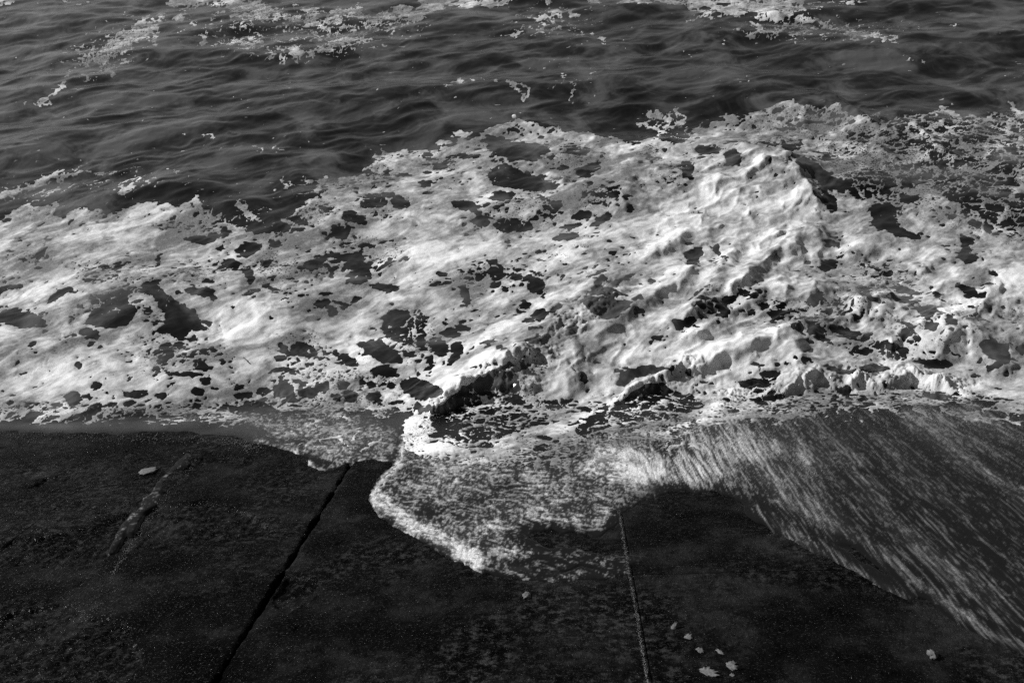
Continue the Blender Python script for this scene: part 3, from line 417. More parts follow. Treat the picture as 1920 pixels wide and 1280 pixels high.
# murky sea water, breaking into fine froth where the 'froth' attribute rises
M_WATER, nt, b = mat("sea_water")
pos = geo_pos(nt)
cn = node(nt, "ShaderNodeTexNoise"); cn.inputs["Scale"].default_value = .40; cn.inputs["Detail"].default_value = 6; cn.inputs["Roughness"].default_value = .6; cn.inputs["Distortion"].default_value = .8
nt.links.new(pos, cn.inputs["Vector"])
cloud = ramp(nt, cn.outputs[0], (.40, .005), (.49, .016), (.60, .075))
deep = attr(nt, "deep")
body = mixf(nt, deep, .007, cloud)
fine = noise(nt, 60, 4, .7, geo_pos(nt, (1, .5, .5)))
frc = math_n(nt, 'MINIMUM', math_n(nt, 'MULTIPLY', attr(nt, "froth"), ramp(nt, fine, (.34, .35), (.62, 1.25))), 1.0)
nt.links.new(mixf(nt, frc, body, .78), b.inputs["Base Color"])
nt.links.new(mixf(nt, frc, .14, .7), b.inputs["Roughness"])
nt.links.new(mixf(nt, deep, .05, .5), b.inputs["Specular IOR Level"])
b.inputs["IOR"].default_value = 1.333
bn = bump(nt, None, noise(nt, 7, 4, .55, geo_pos(nt, (.7, 1.3, 1))), .14, .02)
bump(nt, b, fine, .3, .008, bn)

# foam: lit crests painted lighter in tone; thin foam is greyer than thick foam
M_FOAM, nt, b = mat("sea_foam")
pos = geo_pos(nt)
tn = math_n(nt, 'ADD', attr(nt, "thick_tone"), math_n(nt, 'MULTIPLY', math_n(nt, 'SUBTRACT', noise(nt, 3.0, 6, .65, pos), .5), .45))
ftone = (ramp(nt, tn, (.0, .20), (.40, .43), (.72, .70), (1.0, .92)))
pore = ramp(nt, noise(nt, 24, 5, .7, pos), (.50, 1), (.64, .45))
thin = ramp(nt, tn, (.15, 1), (.55, 0))
lc = node(nt, "ShaderNodeTexVoronoi"); lc.feature = 'F1'; lc.inputs["Scale"].default_value = 13; lc.inputs["Randomness"].default_value = 1.0
wv = node(nt, "ShaderNodeVectorMath", operation='ADD'); nz = node(nt, "ShaderNodeTexNoise"); nz.inputs["Scale"].default_value = 9; nz.inputs["Detail"].default_value = 3
sv = node(nt, "ShaderNodeVectorMath", operation='SCALE'); sv.inputs["Scale"].default_value = .09
nt.links.new(pos, nz.inputs["Vector"]); nt.links.new(nz.outputs["Color"], sv.inputs[0]); nt.links.new(pos, wv.inputs[0]); nt.links.new(sv.outputs[0], wv.inputs[1]); nt.links.new(wv.outputs[0], lc.inputs["Vector"])
lh = math_n(nt, 'SUBTRACT', math_n(nt, 'ADD', math_n(nt, 'MULTIPLY', attr(nt, "lace"), .62), math_n(nt, 'MULTIPLY', math_n(nt, 'SUBTRACT', noise(nt, 2.2, 4, .6, pos), .55), 1.1)), lc.outputs["Distance"])
hole = ramp(nt, lh, (.0, 0), (.10, 1))
bub = ramp(nt, noise(nt, 38, 4, .75, pos), (.36, .76), (.62, 1.06))
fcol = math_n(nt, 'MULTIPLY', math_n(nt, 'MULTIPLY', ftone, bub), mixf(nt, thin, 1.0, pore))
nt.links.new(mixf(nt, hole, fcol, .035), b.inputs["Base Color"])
b.inputs["Roughness"].default_value = .8; b.inputs["IOR"].default_value = 1.2
pass
bn = bump(nt, None, noise(nt, 45, 4, .7, pos), .45, .010)
bump(nt, b, noise(nt, 14, 5, .6, pos), .22, .02, bn)

# wet, weedy concrete
M_CONC, nt, b = mat("wet_dark_concrete")
pos = geo_pos(nt)
base = ramp(nt, noise(nt, .9, 9, .7, pos), (.38, .001), (.51, .004), (.68, .022))
crust = ramp(nt, noise(nt, 9, 8, .78, pos), (.50, 0), (.60, 1))
zone = math_n(nt, 'MAXIMUM', ramp(nt, noise(nt, .40, 4, .6, pos), (.44, 0), (.60, 1)), math_n(nt, 'MULTIPLY', attr(nt, "worn"), .7))
nt.links.new(mixf(nt, math_n(nt, 'MULTIPLY', crust, zone), base, .038), b.inputs["Base Color"])
nt.links.new(ramp(nt, noise(nt, 3.2, 6, .65, pos), (.35, .18), (.65, .45)), b.inputs["Roughness"])
b.inputs["IOR"].default_value = 1.36
nt.links.new(ramp(nt, noise(nt, 38, 3, .7, pos), (.58, .006), (.68, .55)), b.inputs["Specular IOR Level"])
bn = bump(nt, None, noise(nt, 55, 5, .7, geo_pos(nt, (1, .5, .5))), .8, .02)
bump(nt, b, noise(nt, 9, 7, .68, geo_pos(nt, (1, .5, .5))), .9, .05, bn)

M_PALE, nt, b = mat("pale_crust")
pos = geo_pos(nt)
nt.links.new(ramp(nt, noise(nt, 30, 5, .6, pos), (.3, .04), (.7, .14)), b.inputs["Base Color"]); b.inputs["Roughness"].default_value = .8
bump(nt, b, noise(nt, 40, 5, .65, pos), .6, .012)

# ----------------------------------------------------------------- scene object helpers
def link_mesh(name, me, material, parent=None, **props):
    me.materials.append(material)
    o = bpy.data.objects.new(name, me); scene.collection.objects.link(o)
    if parent: o.parent = parent
    for k, v in props.items(): o[k] = v
    return o

def mesh_from(name, co, quads, attrs=None, smooth=True):
    used = np.zeros(len(co), bool); used[quads.ravel()] = True
    remap = np.cumsum(used) - 1
    co = co[used]; quads = remap[quads]
    me = bpy.data.meshes.new(name)
    me.vertices.add(len(co)); me.vertices.foreach_set("co", co.astype(np.float32).ravel())
    n = quads.shape[1]
    me.loops.add(quads.size); me.loops.foreach_set("vertex_index", quads.astype(np.int32).ravel())
    me.polygons.add(len(quads)); me.polygons.foreach_set("loop_start", (np.arange(len(quads)) * n).astype(np.int32))
    if smooth: me.polygons.foreach_set("use_smooth", np.ones(len(quads), bool))
    for k, v in (attrs or {}).items():
        a = me.attributes.new(k, 'FLOAT', 'POINT'); a.data.foreach_set("value", v[used].astype(np.float32))
    me.update(calc_edges=True)
    return me

def grid_quads(nr, nc):
    i = np.arange(nr * nc).reshape(nr, nc)
    return np.stack([i[:-1, :-1].ravel(), i[:-1, 1:].ravel(), i[1:, 1:].ravel(), i[1:, :-1].ravel()], 1)

# ----------------------------------------------------------------- concrete slope: slabs with open joints
def joint_x(px, py): return at(px, py)[0]
JX = [joint_x(168, 904), joint_x(560, 1025), joint_x(1195, 1120), joint_x(1820, 996)]
print("joints", JX, [at(635, 907)[0], at(398, 1277)[0]], [at(1165, 940)[0], at(1222, 1280)[0]], [at(1730, 914)[0], at(1918, 1085)[0]])

# ----------------------------------------------------------------- the water: one sheet from the slope to the horizon
STEP = 1.9
vrow = np.arange(1420, -190, -STEP)
th = PITCH + np.arctan((vrow - 640) / FPX)
DP = HC * math.cos(ALPHA) - YW * math.sin(ALPHA)
Yr = HC / np.tan(th)
on = Yr < YW
Yr[on] = DP / np.sin(th[on] - ALPHA) * np.cos(th[on])
Yr = np.concatenate([Yr, Yr[-1] * np.geomspace(1.02, 60, 50)])
tcol = np.arange(-.60, .60, STEP / FPX)
ext = np.cumsum(np.geomspace(STEP / FPX * 1.5, .35, 45))
tcol = np.concatenate([tcol[0] - ext[::-1], tcol, tcol[-1] + ext])
nr, nc = len(Yr), len(tcol)
B0 = np.maximum(0, slope(Yr))
depth = Yr * math.cos(YAW) * math.cos(PITCH) + (HC - B0) * math.sin(PITCH)
Y = np.repeat(Yr[:, None], nc, 1).astype(np.float64)
X = -math.tan(YAW) * Y + depth[:, None] * tcol[None, :]
SL = slope(Y)
px0, py0, _ = project(X, Y, np.maximum(0, SL))

# heights
far = np.clip(1 - (Y - 45) / 60, 0.15, 1)
eta = .36 * fbm(X * .16 + .3, Y * .24, 11, 3) * far
ca, sa = math.cos(R(-14)), math.sin(R(-14))
Xr, Yr2 = X * ca - Y * sa, X * sa + Y * ca
lumpA = lump.sample(px0, py0)
foam0 = foamL.sample(px0, py0)
openw = sstep(10, -25, foam0) * sstep(YW - 1, YW + 2, Y)
wx = .5 * fbm(X * .5, Y * .5, 31, 2)
eta += (.065 * ridged(Xr * .22 + wx, Yr2 * .75 + 1.6 * wx, 21, 2, .42) + .008 * ridged(Xr * .9 + 2 * wx, Yr2 * 2.6 + wx, 25, 3, .55)) * (.25 + .75 * openw) * far
wx2 = .35 * fbm(X * .9, Y * .9, 41, 3); wy2 = .35 * fbm(X * .9 + 50, Y * .9, 44, 3)
ca, sa = math.cos(R(40)), math.sin(R(40))
Xd, Yd = X * ca + Y * sa, -X * sa + Y * ca
rg1 = 1 - np.abs(perlin(Xd * .55 + 1.3 * wx2, Yd * 1.0 + 1.3 * wy2, 51)); rg2 = 1 - np.abs(perlin(Xd * .9 + 1.5 * wx2, Yd * 2.1 + 1.5 * wy2, 52))
eta += lumpA * (1.15 * fbm(Xd * .40 + wx2, Yd * .80 + wy2, 53, 2, .5) + .55 * (rg1 ** 4 - .35) + .30 * (rg2 ** 5 - .3) + .20 * fbm(Xd * 1.3 + wx2, Yd * 2.6 + wy2, 55, 2, .45)) * far
eta += lumpA * .14 * (billow(X * 2.3 + wx2, Y * 2.3 + wy2, 57, 3, .5) - .2) * far
rsum = np.zeros_like(eta); chv = churn.sample(px0, py0)
for h, wl, wr, *pp in RIDGES:
    if not (620 < pp[1] < 860 and pp[0] < 1340): h, wl, wr = h * .72, max(.2, wl * 1.5), max(.25, wr * 1.4)
    pts = [at(pp[i], pp[i + 1], h * .8)[:2] for i in range(0, len(pp), 2)]
    xs = [p[0] for p in pts]; ys = [p[1] for p in pts]; pad = 3.2 * max(wl, wr)
    jm = (Yr > min(ys) - pad) & (Yr < max(ys) + pad)
    if not jm.any(): continue
    j0, j1 = np.where(jm)[0][[0, -1]]
    Xs, Ys = X[j0:j1 + 1], Y[j0:j1 + 1]
    cm = ((Xs > min(xs) - pad) & (Xs < max(xs) + pad)).any(0)
    i0, i1 = np.where(cm)[0][[0, -1]]
    sl = (slice(j0, j1 + 1), slice(i0, i1 + 1))
    wob = 1 + .0 * X[sl]
    Xq = X[sl] + .10 * perlin(X[sl] * 2.2, Y[sl] * 2.2, 61) + .04 * perlin(X[sl] * 6, Y[sl] * 6, 62)
    Yq = Y[sl] + .10 * perlin(X[sl] * 2.2 + 9, Y[sl] * 2.2, 63) + .04 * perlin(X[sl] * 6 + 9, Y[sl] * 6, 64)
    d, T, _ = seg_dist(Xq, Yq, pts)
    # side: sign of cross product with the nearest segment, taken from the overall polyline
    sgn = np.zeros(d.shape, np.float32); best = np.full(d.shape, 1e9)
    for k in range(len(pts) - 1):
        (x0, y0), (x1, y1) = pts[k], pts[k + 1]; dx, dy = x1 - x0, y1 - y0; L2 = dx * dx + dy * dy
        t = np.clip(((Xq - x0) * dx + (Yq - y0) * dy) / L2, 0, 1); dd = np.hypot(Xq - x0 - t * dx, Yq - y0 - t * dy)
        w = dd < best; best[w] = dd[w]; sgn[w] = np.sign(dx * (Yq - y0) - dy * (Xq - x0))[w]
    # in plan view, photograph-left-of-travel keeps the same side
    wd = np.where(sgn > 0, wl, wr)
    q = d / wd
    tap = sstep(0, .18, T) * sstep(1, .82, T) * .85 + .15
    tap = tap * (1 + .35 * perlin(Xq * 1.3, Yq * 1.3, 65) + chv[sl] * .3 * perlin(Xq * 3.5, Yq * 3.5, 66)) * (1 - .5 * openw[sl])
    rsum[sl] = np.maximum(rsum[sl], h * tap * np.exp(-q * q * .6))
    eta[sl] += h * tap * (np.exp(-q * q * .9) * .72 + np.exp(-q * 1.6) * .28)

chaos = churn.sample(px0, py0)
bx, by = X + .10 * perlin(X * 3, Y * 3, 67), Y + .10 * perlin(X * 3 + 4, Y * 3, 68)
eta += chaos * (.10 * (billow(bx * 2.6, by * 2.6, 69, 2, .5) - .25) + .12 * (billow(bx * 5.5, by * 5.5, 70, 3, .5) - .2) + .05 * (billow(bx * 13, by * 13, 79, 2, .6) - .2)) * (.45 + 2.4 * rsum)
lvl = eta
flm = film.sample(px0 + 5 * perlin(X * 2.5, Y * 2.5, 71) + 2.5 * perlin(X * 7, Y * 7, 72), py0 + 4 * perlin(X * 2.5 + 7, Y * 2.5, 73))
fr0 = froth.sample(px0 + 12 * perlin(X * 1.7, Y * .8, 74) + 6 * perlin(X * 5, Y * 1.6, 77), py0 + 10 * perlin(X * 1.7 + 5, Y * .8, 75) + 7 * perlin(X * 6, Y * 1.5, 78))
flm = flm - .03 * sstep(.10, .0, fr0) * sstep(905, 935, py0)
def curd(X, Y, fr, ax, ay, seed, turn):
    c_, s_ = math.cos(turn), math.sin(turn)
    wx_, wy_ = .9 * perlin(X * 2.1, Y * .9, seed + 7), .9 * perlin(X * 2.1 + 5, Y * .9, seed + 9)
    U, V = X * c_ + Y * .38 * s_, -X * s_ + Y * .38 * c_            # slope seen foreshortened: y counts less
    qx, qy = ax * U + wx_, ay * V + wy_
    n_ = fbm(qx, qy, seed, 3, .72) * 1.35 + .30 * perlin(qx * .18, qy * .18, seed + 11) + .22 * perlin(qx * .45, qy * .3, seed + 12)
    t_ = .46 - .95 * fr
    return sstep(t_, t_ + .60, n_)
nj = int(np.searchsorted(Yr, YW + 2.5))
Xs_, Ys_, fs_ = X[:nj], Y[:nj], fr0[:nj]
wl_ = sstep(JX[2] + .8, JX[2] - .2, Xs_)
band = (.8 * perlin(Xs_ * .55 + .4 * perlin(Xs_ * .8, Ys_ * .5, 431), Ys_ * 1.05 + .5 * perlin(Xs_ * .8, Ys_ * .5, 432), 433) + .5 * perlin(Xs_ * 1.6, Ys_ * 1.8, 434)) * wl_ + (.9 * perlin(Xs_ * 1.5 + .3 * perlin(Xs_, Ys_ * .5, 435), Ys_ * .24, 436) + .5 * perlin(Xs_ * 3.6, Ys_ * .5, 437)) * (1 - wl_)
fs_ = np.clip(fs_ + .20 * band * sstep(.05, .3, fs_) * sstep(.95, .7, fs_), 0, 1)
cv = np.zeros_like(X)
cv[:nj] = ((.5 * curd(Xs_, Ys_, fs_, 5.5, 26.0, 401, R(-10)) + .5 * curd(Xs_, Ys_, fs_, 14.0, 20.0, 441, R(-12))) * wl_ + (.55 * curd(Xs_, Ys_, fs_, 22.0, 3.0, 421, R(3)) + .45 * curd(Xs_, Ys_, fs_, 26.0, 11.0, 461, 0.0)) * (1 - wl_)) * sstep(.02, .16, fs_)
frm = fr0.copy(); frm[:nj] = fs_
S = SL + flm + (.003 + .010 * cv) * sstep(.02, .3, fr0) * (flm > 0)
Z = np.maximum(lvl, S)
k = .05; dd = np.clip(.5 + .5 * (lvl - S) / k, 0, 1)
Z = np.where(flm > 0, S * (1 - dd) + lvl * dd + k * dd * (1 - dd), Z)
onslope = SL > lvl - .03

# foam on the raised surface
px, py, zc = project(X, Y, Z)
mpp = zc / FPX
wpx = 9 * perlin(X * .9, Y * .9, 81) + 6 * perlin(X * 2.2, Y * 2.2, 82) + 5 * perlin(X * 5.5, Y * 5.5, 83) + 3.0 * perlin(X * 12, Y * 12, 84)
wpy = 6 * perlin(X * .9 + 40, Y * .9, 85) + 4 * perlin(X * 2.2 + 40, Y * 2.2, 86) + 3.2 * perlin(X * 5.5 + 40, Y * 5.5, 87) + 2 * perlin(X * 12 + 40, Y * 12, 88)
M = foamL.sample(px + wpx, py + wpy)
L = lace.sample(px, py)
jx = X + .06 * perlin(X * 6, Y * 6, 91) + .025 * perlin(X * 15, Y * 15, 93); jy = Y + .06 * perlin(X * 6 + 20, Y * 6, 92) + .025 * perlin(X * 15 + 9, Y * 15, 94)
edge = sstep(26, 4, M)
Lk = np.clip(L + .22 * edge, 0, 1) * (.25 + 1.1 * sstep(-.1, .3, perlin(X * .8, Y * .8, 95)))
for cell, pr, rmn, rmx, sd in ((.62, .35, .05, .26, 101), (.30, .8, .03, .14, 111), (.14, .95, .015, .062, 121)):
    k_ = (M > -6) & (zc < 60) & (np.abs(px - 960) < 1250)
    M[k_] = np.minimum(M[k_], spots(jx[k_], jy[k_], cell, Lk[k_] * pr, rmn, rmx, sd, .8) / mpp[k_])
k_ = (zc < 60) & (np.abs(px - 960) < 1250)
nC = np.where(k_, net.sample(px + wpx, py + wpy), 0)
k_ = nC > .03
xs_, ys_ = (jx + .25 * wx2)[k_], (jy + .25 * wy2)[k_]
n1 = np.abs(perlin(xs_ * 1.15, ys_ * 1.15, 171)) ; n2 = np.abs(perlin(xs_ * 2.3 + 5, ys_ * 2.3, 172)); n3 = np.abs(perlin(xs_ * 4.8, ys_ * 4.8 + 3, 173))
nn = np.minimum(np.minimum(n1 * 1.1, n2 * .8 + .02), n3 * .7 + .06) + .05 * perlin(xs_ * 9, ys_ * 9, 174) + .10 * np.maximum(0, perlin(xs_ * 1.4, ys_ * 1.4, 175))
M[k_] = np.maximum(M[k_], (nC[k_] * .16 - nn) * .45 / mpp[k_])
fk = fleck.sample(px, py) * (Y > YW - .5)
fkk = fk * (.3 + 1.4 * sstep(-.1, .3, perlin(X * .5, Y * .5, 96)))
for cell, pr, rmn, rmx, sd in ((.55, .36, .025, .10, 131), (.34, .8, .022, .055, 141)):
    k_ = (M < 4) & (Y > YW - .5) & (zc < 60) & (np.abs(px - 960) < 1250)
    M[k_] = np.maximum(M[k_], -spots(jx[k_], jy[k_], cell, fkk[k_] * pr, rmn, rmx, sd, 1.6) / mpp[k_])
M = np.where(onslope & (flm < .004), -40, M)
T = .016 + .03 * sstep(.05, .12, lumpA)
gr2 = billow(X * 5, Y * 5, 151, 3, .55)
thick_tone = np.clip(M / 22, 0, 1)
hf = np.where(M > 0, T * (1 - np.exp(-M / 9)) + .10 * lumpA * gr2 * thick_tone, np.maximum(M * .006, -.06))
ZF = Z + hf
tone = np.clip(.23 + .30 * thick_tone + 1.1 * fbm(Xd * .30 + 1.6 * wx2, Yd * .85 + 1.6 * wy2, 161, 4, .6) + .38 * fbm(Xd * 1.6 + 2 * wx2, Yd * 4.5 + 2 * wy2, 165, 4, .6) + .30 * fbm(Xd * 5 + 3 * wx2, Yd * 10 + 3 * wy2, 169, 2, .6) + 1.0 * rsum + .25 * bright.sample(px, py), 0, 1)  # crests and lit areas lightened in the foam colour, besides thickness

quads = grid_quads(nr, nc)
Mf = M.ravel(); Zs = (Z - SL).ravel(); fl = flm.ravel()
wet = Zs > -.03
qm = M.ravel()[quads]
qwet = wet[quads].any(1)
water_q = quads[qwet & ~(qm.min(1) > 8)]
foam_q = quads[qwet & (qm.max(1) > -2.5)]
co = np.stack([X.ravel(), Y.ravel(), Z.ravel()], 1); cof = np.stack([X.ravel(), Y.ravel(), ZF.ravel()], 1)
sea = link_mesh("sea", mesh_from("sea", co, water_q, {"froth": np.clip(cv * (.30 + .90 * frm) * (.38 + .62 * sstep(1600, 1180, px0)) + .035 * sstep(.30, .65, frm) + .35 * sstep(.7, .95, fr0), 0, 1).ravel(), "deep": np.maximum(sstep(-.02, .12, lvl - SL), .30 * leftw.sample(px, py)).ravel()}), M_WATER, kind="structure", label="dark murky sea water running up the concrete slope")
FA = {"thick_tone": tone.ravel(), "lace": np.clip(np.maximum(L, .8 * nC), 0, 1).ravel()}
ISLANDS = [
 ("broad frayed foam streak slanting across the dark water at upper left", PP(128, 150, 108, 120, 120, 80, 180, 60, 240, 20, 308, 25, 318, 45, 260, 145, 190, 162, 140, 160)),
 ("small curled foam scrap below the broad slanting streak at upper left", PP(40, 205, 40, 185, 85, 150, 140, 152, 142, 190, 90, 208)),
 ("largest ragged foam raft at the top edge, left of centre", PP(300, -30, 300, 22, 400, 45, 430, 62, 560, 52, 640, 75, 830, 50, 960, 20, 970, -30)),
 ("group of foam shreds hanging below the largest raft at the top", PP(330, 60, 430, 64, 560, 54, 640, 78, 740, 60, 740, 110, 560, 125, 370, 90)),
 ("looped ring of foam with dark holes alone in open water", PP(940, 142, 1005, 142, 1005, 198, 940, 198)),
 ("thin forked foam strand right of the looped ring", PP(1020, 128, 1120, 128, 1120, 200, 1020, 200)),
 ("squiggly foam strands in open water below the top edge, centre", PP(905, 10, 1105, 5, 1105, 75, 905, 75)),
 ("smooth pale foam raft on a swell at the top right edge", PP(1270, -30, 1270, 45, 1480, 45, 1560, 20, 1640, -5, 1640, -30)),
 ("long ragged foam line below the smooth raft at top right", PP(1360, 46, 1480, 46, 1560, 22, 1720, 80, 1720, 100, 1480, 85, 1360, 78)),
 ("narrow foam streak at the left edge above the main foam sheet", PP(-60, 345, -60, 385, 30, 374, 170, 335, 175, 310, 110, 312)),
 ("few short foam flecks in open water above the left foam sheet", PP(378, 240, 520, 240, 520, 295, 378, 295)),
 ("bright crescent of foam on a small crest at far right", PP(1690, 212, 1730, 212, 1830, 290, 1780, 300, 1730, 290)),
]
qc_x = px.ravel()[foam_q].mean(1); qc_y = py.ravel()[foam_q].mean(1)
taken = np.zeros(len(foam_q), bool)
for lab, pl in ISLANDS:
    xs = [p[0] for p in pl]; ys = [p[1] for p in pl]
    c = np.where((qc_x > min(xs)) & (qc_x < max(xs)) & (qc_y > min(ys)) & (qc_y < max(ys)) & ~taken)[0]
    if not len(c): continue
    _, _, ins = seg_dist(qc_x[c], qc_y[c], pl, True); c = c[ins]
    if not len(c): continue
    taken[c] = True
    link_mesh("foam_patch", mesh_from("foam_patch", cof, foam_q[c], FA), M_FOAM, label=lab, category="foam patch", group="foam patches drifting on open water")
foam = link_mesh("sea_foam", mesh_from("sea_foam", cof, foam_q[~taken], FA), M_FOAM, kind="stuff", label="white torn sheet of sea foam floating on the dark water")
print("water", len(water_q), "foam", len(foam_q))

# ----------------------------------------------------------------- slabs
relief = Layer(0.0); rough = Layer(0.0)
REC = [PP(-300, 1180, 0, 1152, 60, 1140, 120, 1132, 150, 1140, 165, 1160, 200, 1156, 235, 1163, 246, 1183, 240, 1198, 262, 1213, 269, 1235, 255, 1255, 220, 1290, 100, 1330, -300, 1340),
       PP(-300, 1060, 0, 1022, 40, 1008, 100, 1000, 170, 985, 240, 963, 300, 945, 380, 940, 410, 944, 450, 955, 490, 978, 512, 992, 490, 1002, 420, 1016, 330, 1026, 230, 1030, 180, 1055, 110, 1066, 60, 1060, -300, 1085),
       PP(50, 916, 80, 893, 120, 886, 143, 890, 138, 900, 90, 905), PP(512, 1120, 535, 1085, 560, 1080, 600, 1090, 590, 1110, 540, 1145, 516, 1138), PP(330, 868, 400, 850, 480, 862, 470, 872, 400, 866, 340, 882)]
for p in REC:
    w, sd = poly_sd(relief, p, 12)
    kk = sstep(-2, 3, sd); relief.a[w] = np.minimum(relief.a[w], -.07 * kk); rough.a[w] = np.maximum(rough.a[w], kk)
slope_root = bpy.data.objects.new("concrete_slope", None); scene.collection.objects.link(slope_root)
slope_root["kind"] = "structure"; slope_root["label"] = "dark wet concrete slope of large slabs"
PW = (JX[3] - JX[0]) / 3
xb = [JX[0] - 3 * PW, JX[0] - 2 * PW, JX[0] - PW] + JX + [JX[3] + PW, JX[3] + 2 * PW, JX[3] + 3 * PW]
GAPS = {JX[1]: .026, JX[2]: .002, JX[0]: .0015, JX[3]: .010}
yjoint = at(1290, 1075)[1]; yend = YW + 3.2
JM = at(902, 1060)[0]
for c in range(len(xb) - 1):
    yb = [-1.0, yjoint, yend] if xb[c] > JX[2] - .01 else [-1.0, yend]
    for r_ in range(len(yb) - 1):
        g0, g1 = GAPS.get(xb[c], .015), GAPS.get(xb[c + 1], .015)
        x0, x1 = xb[c] + g0, xb[c + 1] - g1
        y0, y1 = yb[r_] + (.002 if r_ else 0), yb[r_ + 1] - (.002 if r_ < len(yb) - 2 else 0)
        near = 2 <= c <= 7
        sx = .022 if near else .12
        xs = np.linspace(x0, x1, int((x1 - x0) / sx) + 1)
        if r_ == 0: ys = np.concatenate([np.linspace(y0, 5.0, 20)[:-1], np.linspace(5.0, y1, int((y1 - 5) / (sx * 1.4)) + 1)])
        else: ys = np.linspace(y0, y1, int((y1 - y0) / (sx * 1.4)) + 1)
        gx, gy = np.meshgrid(xs, ys)
        fx = (gx - x0) / (x1 - x0); taper = sstep(14.5, 8.5, gy)
        gx = gx + (1 - fx) ** 12 * (.5 * g0 * taper + (3 * g0 if g0 > .01 else .2 * g0) * fbm(gy * 1.9 + 0 * gx, gy * .0 + x0, 215, 4, .7)) - fx ** 12 * (.5 * g1 * taper + (3 * g1 if g1 > .01 else .2 * g1) * fbm(gy * 1.9 + 0 * gx, gy * .0 + x1, 215, 4, .7))
        z = slope(gy)
        qx, qy, _ = project(gx, gy, z)
        wob = 4 * perlin(gx * 4, gy * 4, 201)
        rl = relief.sample(qx + wob, qy + wob * .6); rg = rough.sample(qx + wob, qy)
        z = z + rl + rg * (.040 * fbm(gx * 7, gy * 3.0, 203, 5, .65) + .030 * ridged(gx * 9 + gy * 3, gy * 5, 205, 3)) + .010 * fbm(gx * 1.2, gy * 1.2, 207, 6, .72) - .02 * sstep(.55, .75, billow(gx * 2.1, gy * 2.1, 209, 2))
        pit = spots(gx, gy, .30, .30, .008, .03, 211, .8); z = z - .015 * sstep(.004, -.012, pit)
        # worn edges
        ed = np.minimum.reduce([gx - x0, x1 - gx, gy - y0 + .03, y1 - gy + .03]) + .012 * perlin(gx * 9, gy * 5, 213)
        z = z - .022 * sstep(.035, 0, ed) * np.where(fx < .5, min(1, g0 / .025), min(1, g1 / .025))
        n_r, n_c = gx.shape
        top = np.stack([gx.ravel(), gy.ravel(), z.ravel()], 1)
        q = grid_quads(n_r, n_c)
        idx = np.arange(n_r * n_c).reshape(n_r, n_c)
        rim = np.concatenate([idx[0, :], idx[1:, -1], idx[-1, -2::-1], idx[-2:0:-1, 0]])
        low = top[rim].copy(); low[:, 2] -= .25
        li = n_r * n_c + np.arange(len(rim))
        side = np.stack([rim, li, np.roll(li, -1), np.roll(rim, -1)], 1)
        me = mesh_from("slab", np.concatenate([top, low]), np.concatenate([q, side]), {"worn": np.concatenate([rg.ravel(), np.zeros(len(rim))])})
        link_mesh("slab", me, M_CONC, slope_root)
# bed under the slabs, seen in the joints
gx, gy = np.meshgrid(np.linspace(xb[0], xb[-1], 40), np.linspace(-1, YW + 30, 30))
me = mesh_from("bed", np.stack([gx.ravel(), gy.ravel(), np.maximum(slope(gy), -6).ravel() - .12], 1), grid_quads(*gx.shape))
link_mesh("bed", me, M_CONC, slope_root)

# ----------------------------------------------------------------- small things lying about
rng = np.random.default_rng(5)
def surf_z(x, y):
    j = int(np.argmin(np.abs(Yr - y))); i = int(np.argmin(np.abs(X[j] - x))); return max(float(Z[j, i]), float(ZF[j, i]) if M[j, i] > 0 else -9, float(SL[j, i]))
def lump_mesh(name, rx, ry, rz, seed, nu=18, nv=9, rough=.35, flat=0.0):
    th_ = np.linspace(0, 2 * np.pi, nu, endpoint=False); ph = np.linspace(-np.pi / 2, np.pi / 2, nv)
    T_, F_ = np.meshgrid(th_, ph)
    ux, uy, uz = np.cos(F_) * np.cos(T_), np.cos(F_) * np.sin(T_), np.sin(F_)
    k = 1 + rough * (perlin(ux * 1.7 + seed * 3.1, uy * 1.7 + uz * 1.3, 301 + seed) + .5 * perlin(ux * 4 + seed, uy * 4 + uz * 3, 302 + seed) + .45 * perlin(ux * 9 + seed, uy * 9, 303 + seed))
    co_ = np.stack([(ux * k * rx).ravel(), (uy * k * ry).ravel(), (np.sign(uz) * np.abs(uz) ** (1 - flat) * k * rz).ravel()], 1)
    i = np.arange(nu * nv).reshape(nv, nu); n = np.roll(i, -1, 1)
    q = np.stack([i[:-1].ravel(), n[:-1].ravel(), n[1:].ravel(), i[1:].ravel()], 1)
    return mesh_from(name, co_, q)
def on_slope(name, me, material, px_, py_, lift, turn=0.0, **props):
    p = at(px_, py_); o = link_mesh(name, me, material, **props)
    o.location = (p[0], p[1], p[2] + lift); o.rotation_euler = (-ALPHA, 0, R(turn)); return o
on_slope("stone", lump_mesh("stone", .15, .17, .02, 1, 28, 12, .3, .6), M_PALE, 278, 884, .012, 10, label="pale flat stone lying on the dark slab below the water's edge at left", category="stone")
on_slope("shell", lump_mesh("shell", .05, .09, .025, 2, 24, 10, .35, .2), M_PALE, 988, 1117, .008, 0, label="small round pale lump standing in for a lit hollow below the foam tongue", category="shell")  # made-up pale lump where the slab has a lit hollow
on_slope("shell", lump_mesh("shell", .04, .07, .04, 3, 24, 10, .6), M_PALE, 1748, 1230, .02, 0, label="small pointed pale shell fragment on dark concrete at lower right", category="shell")
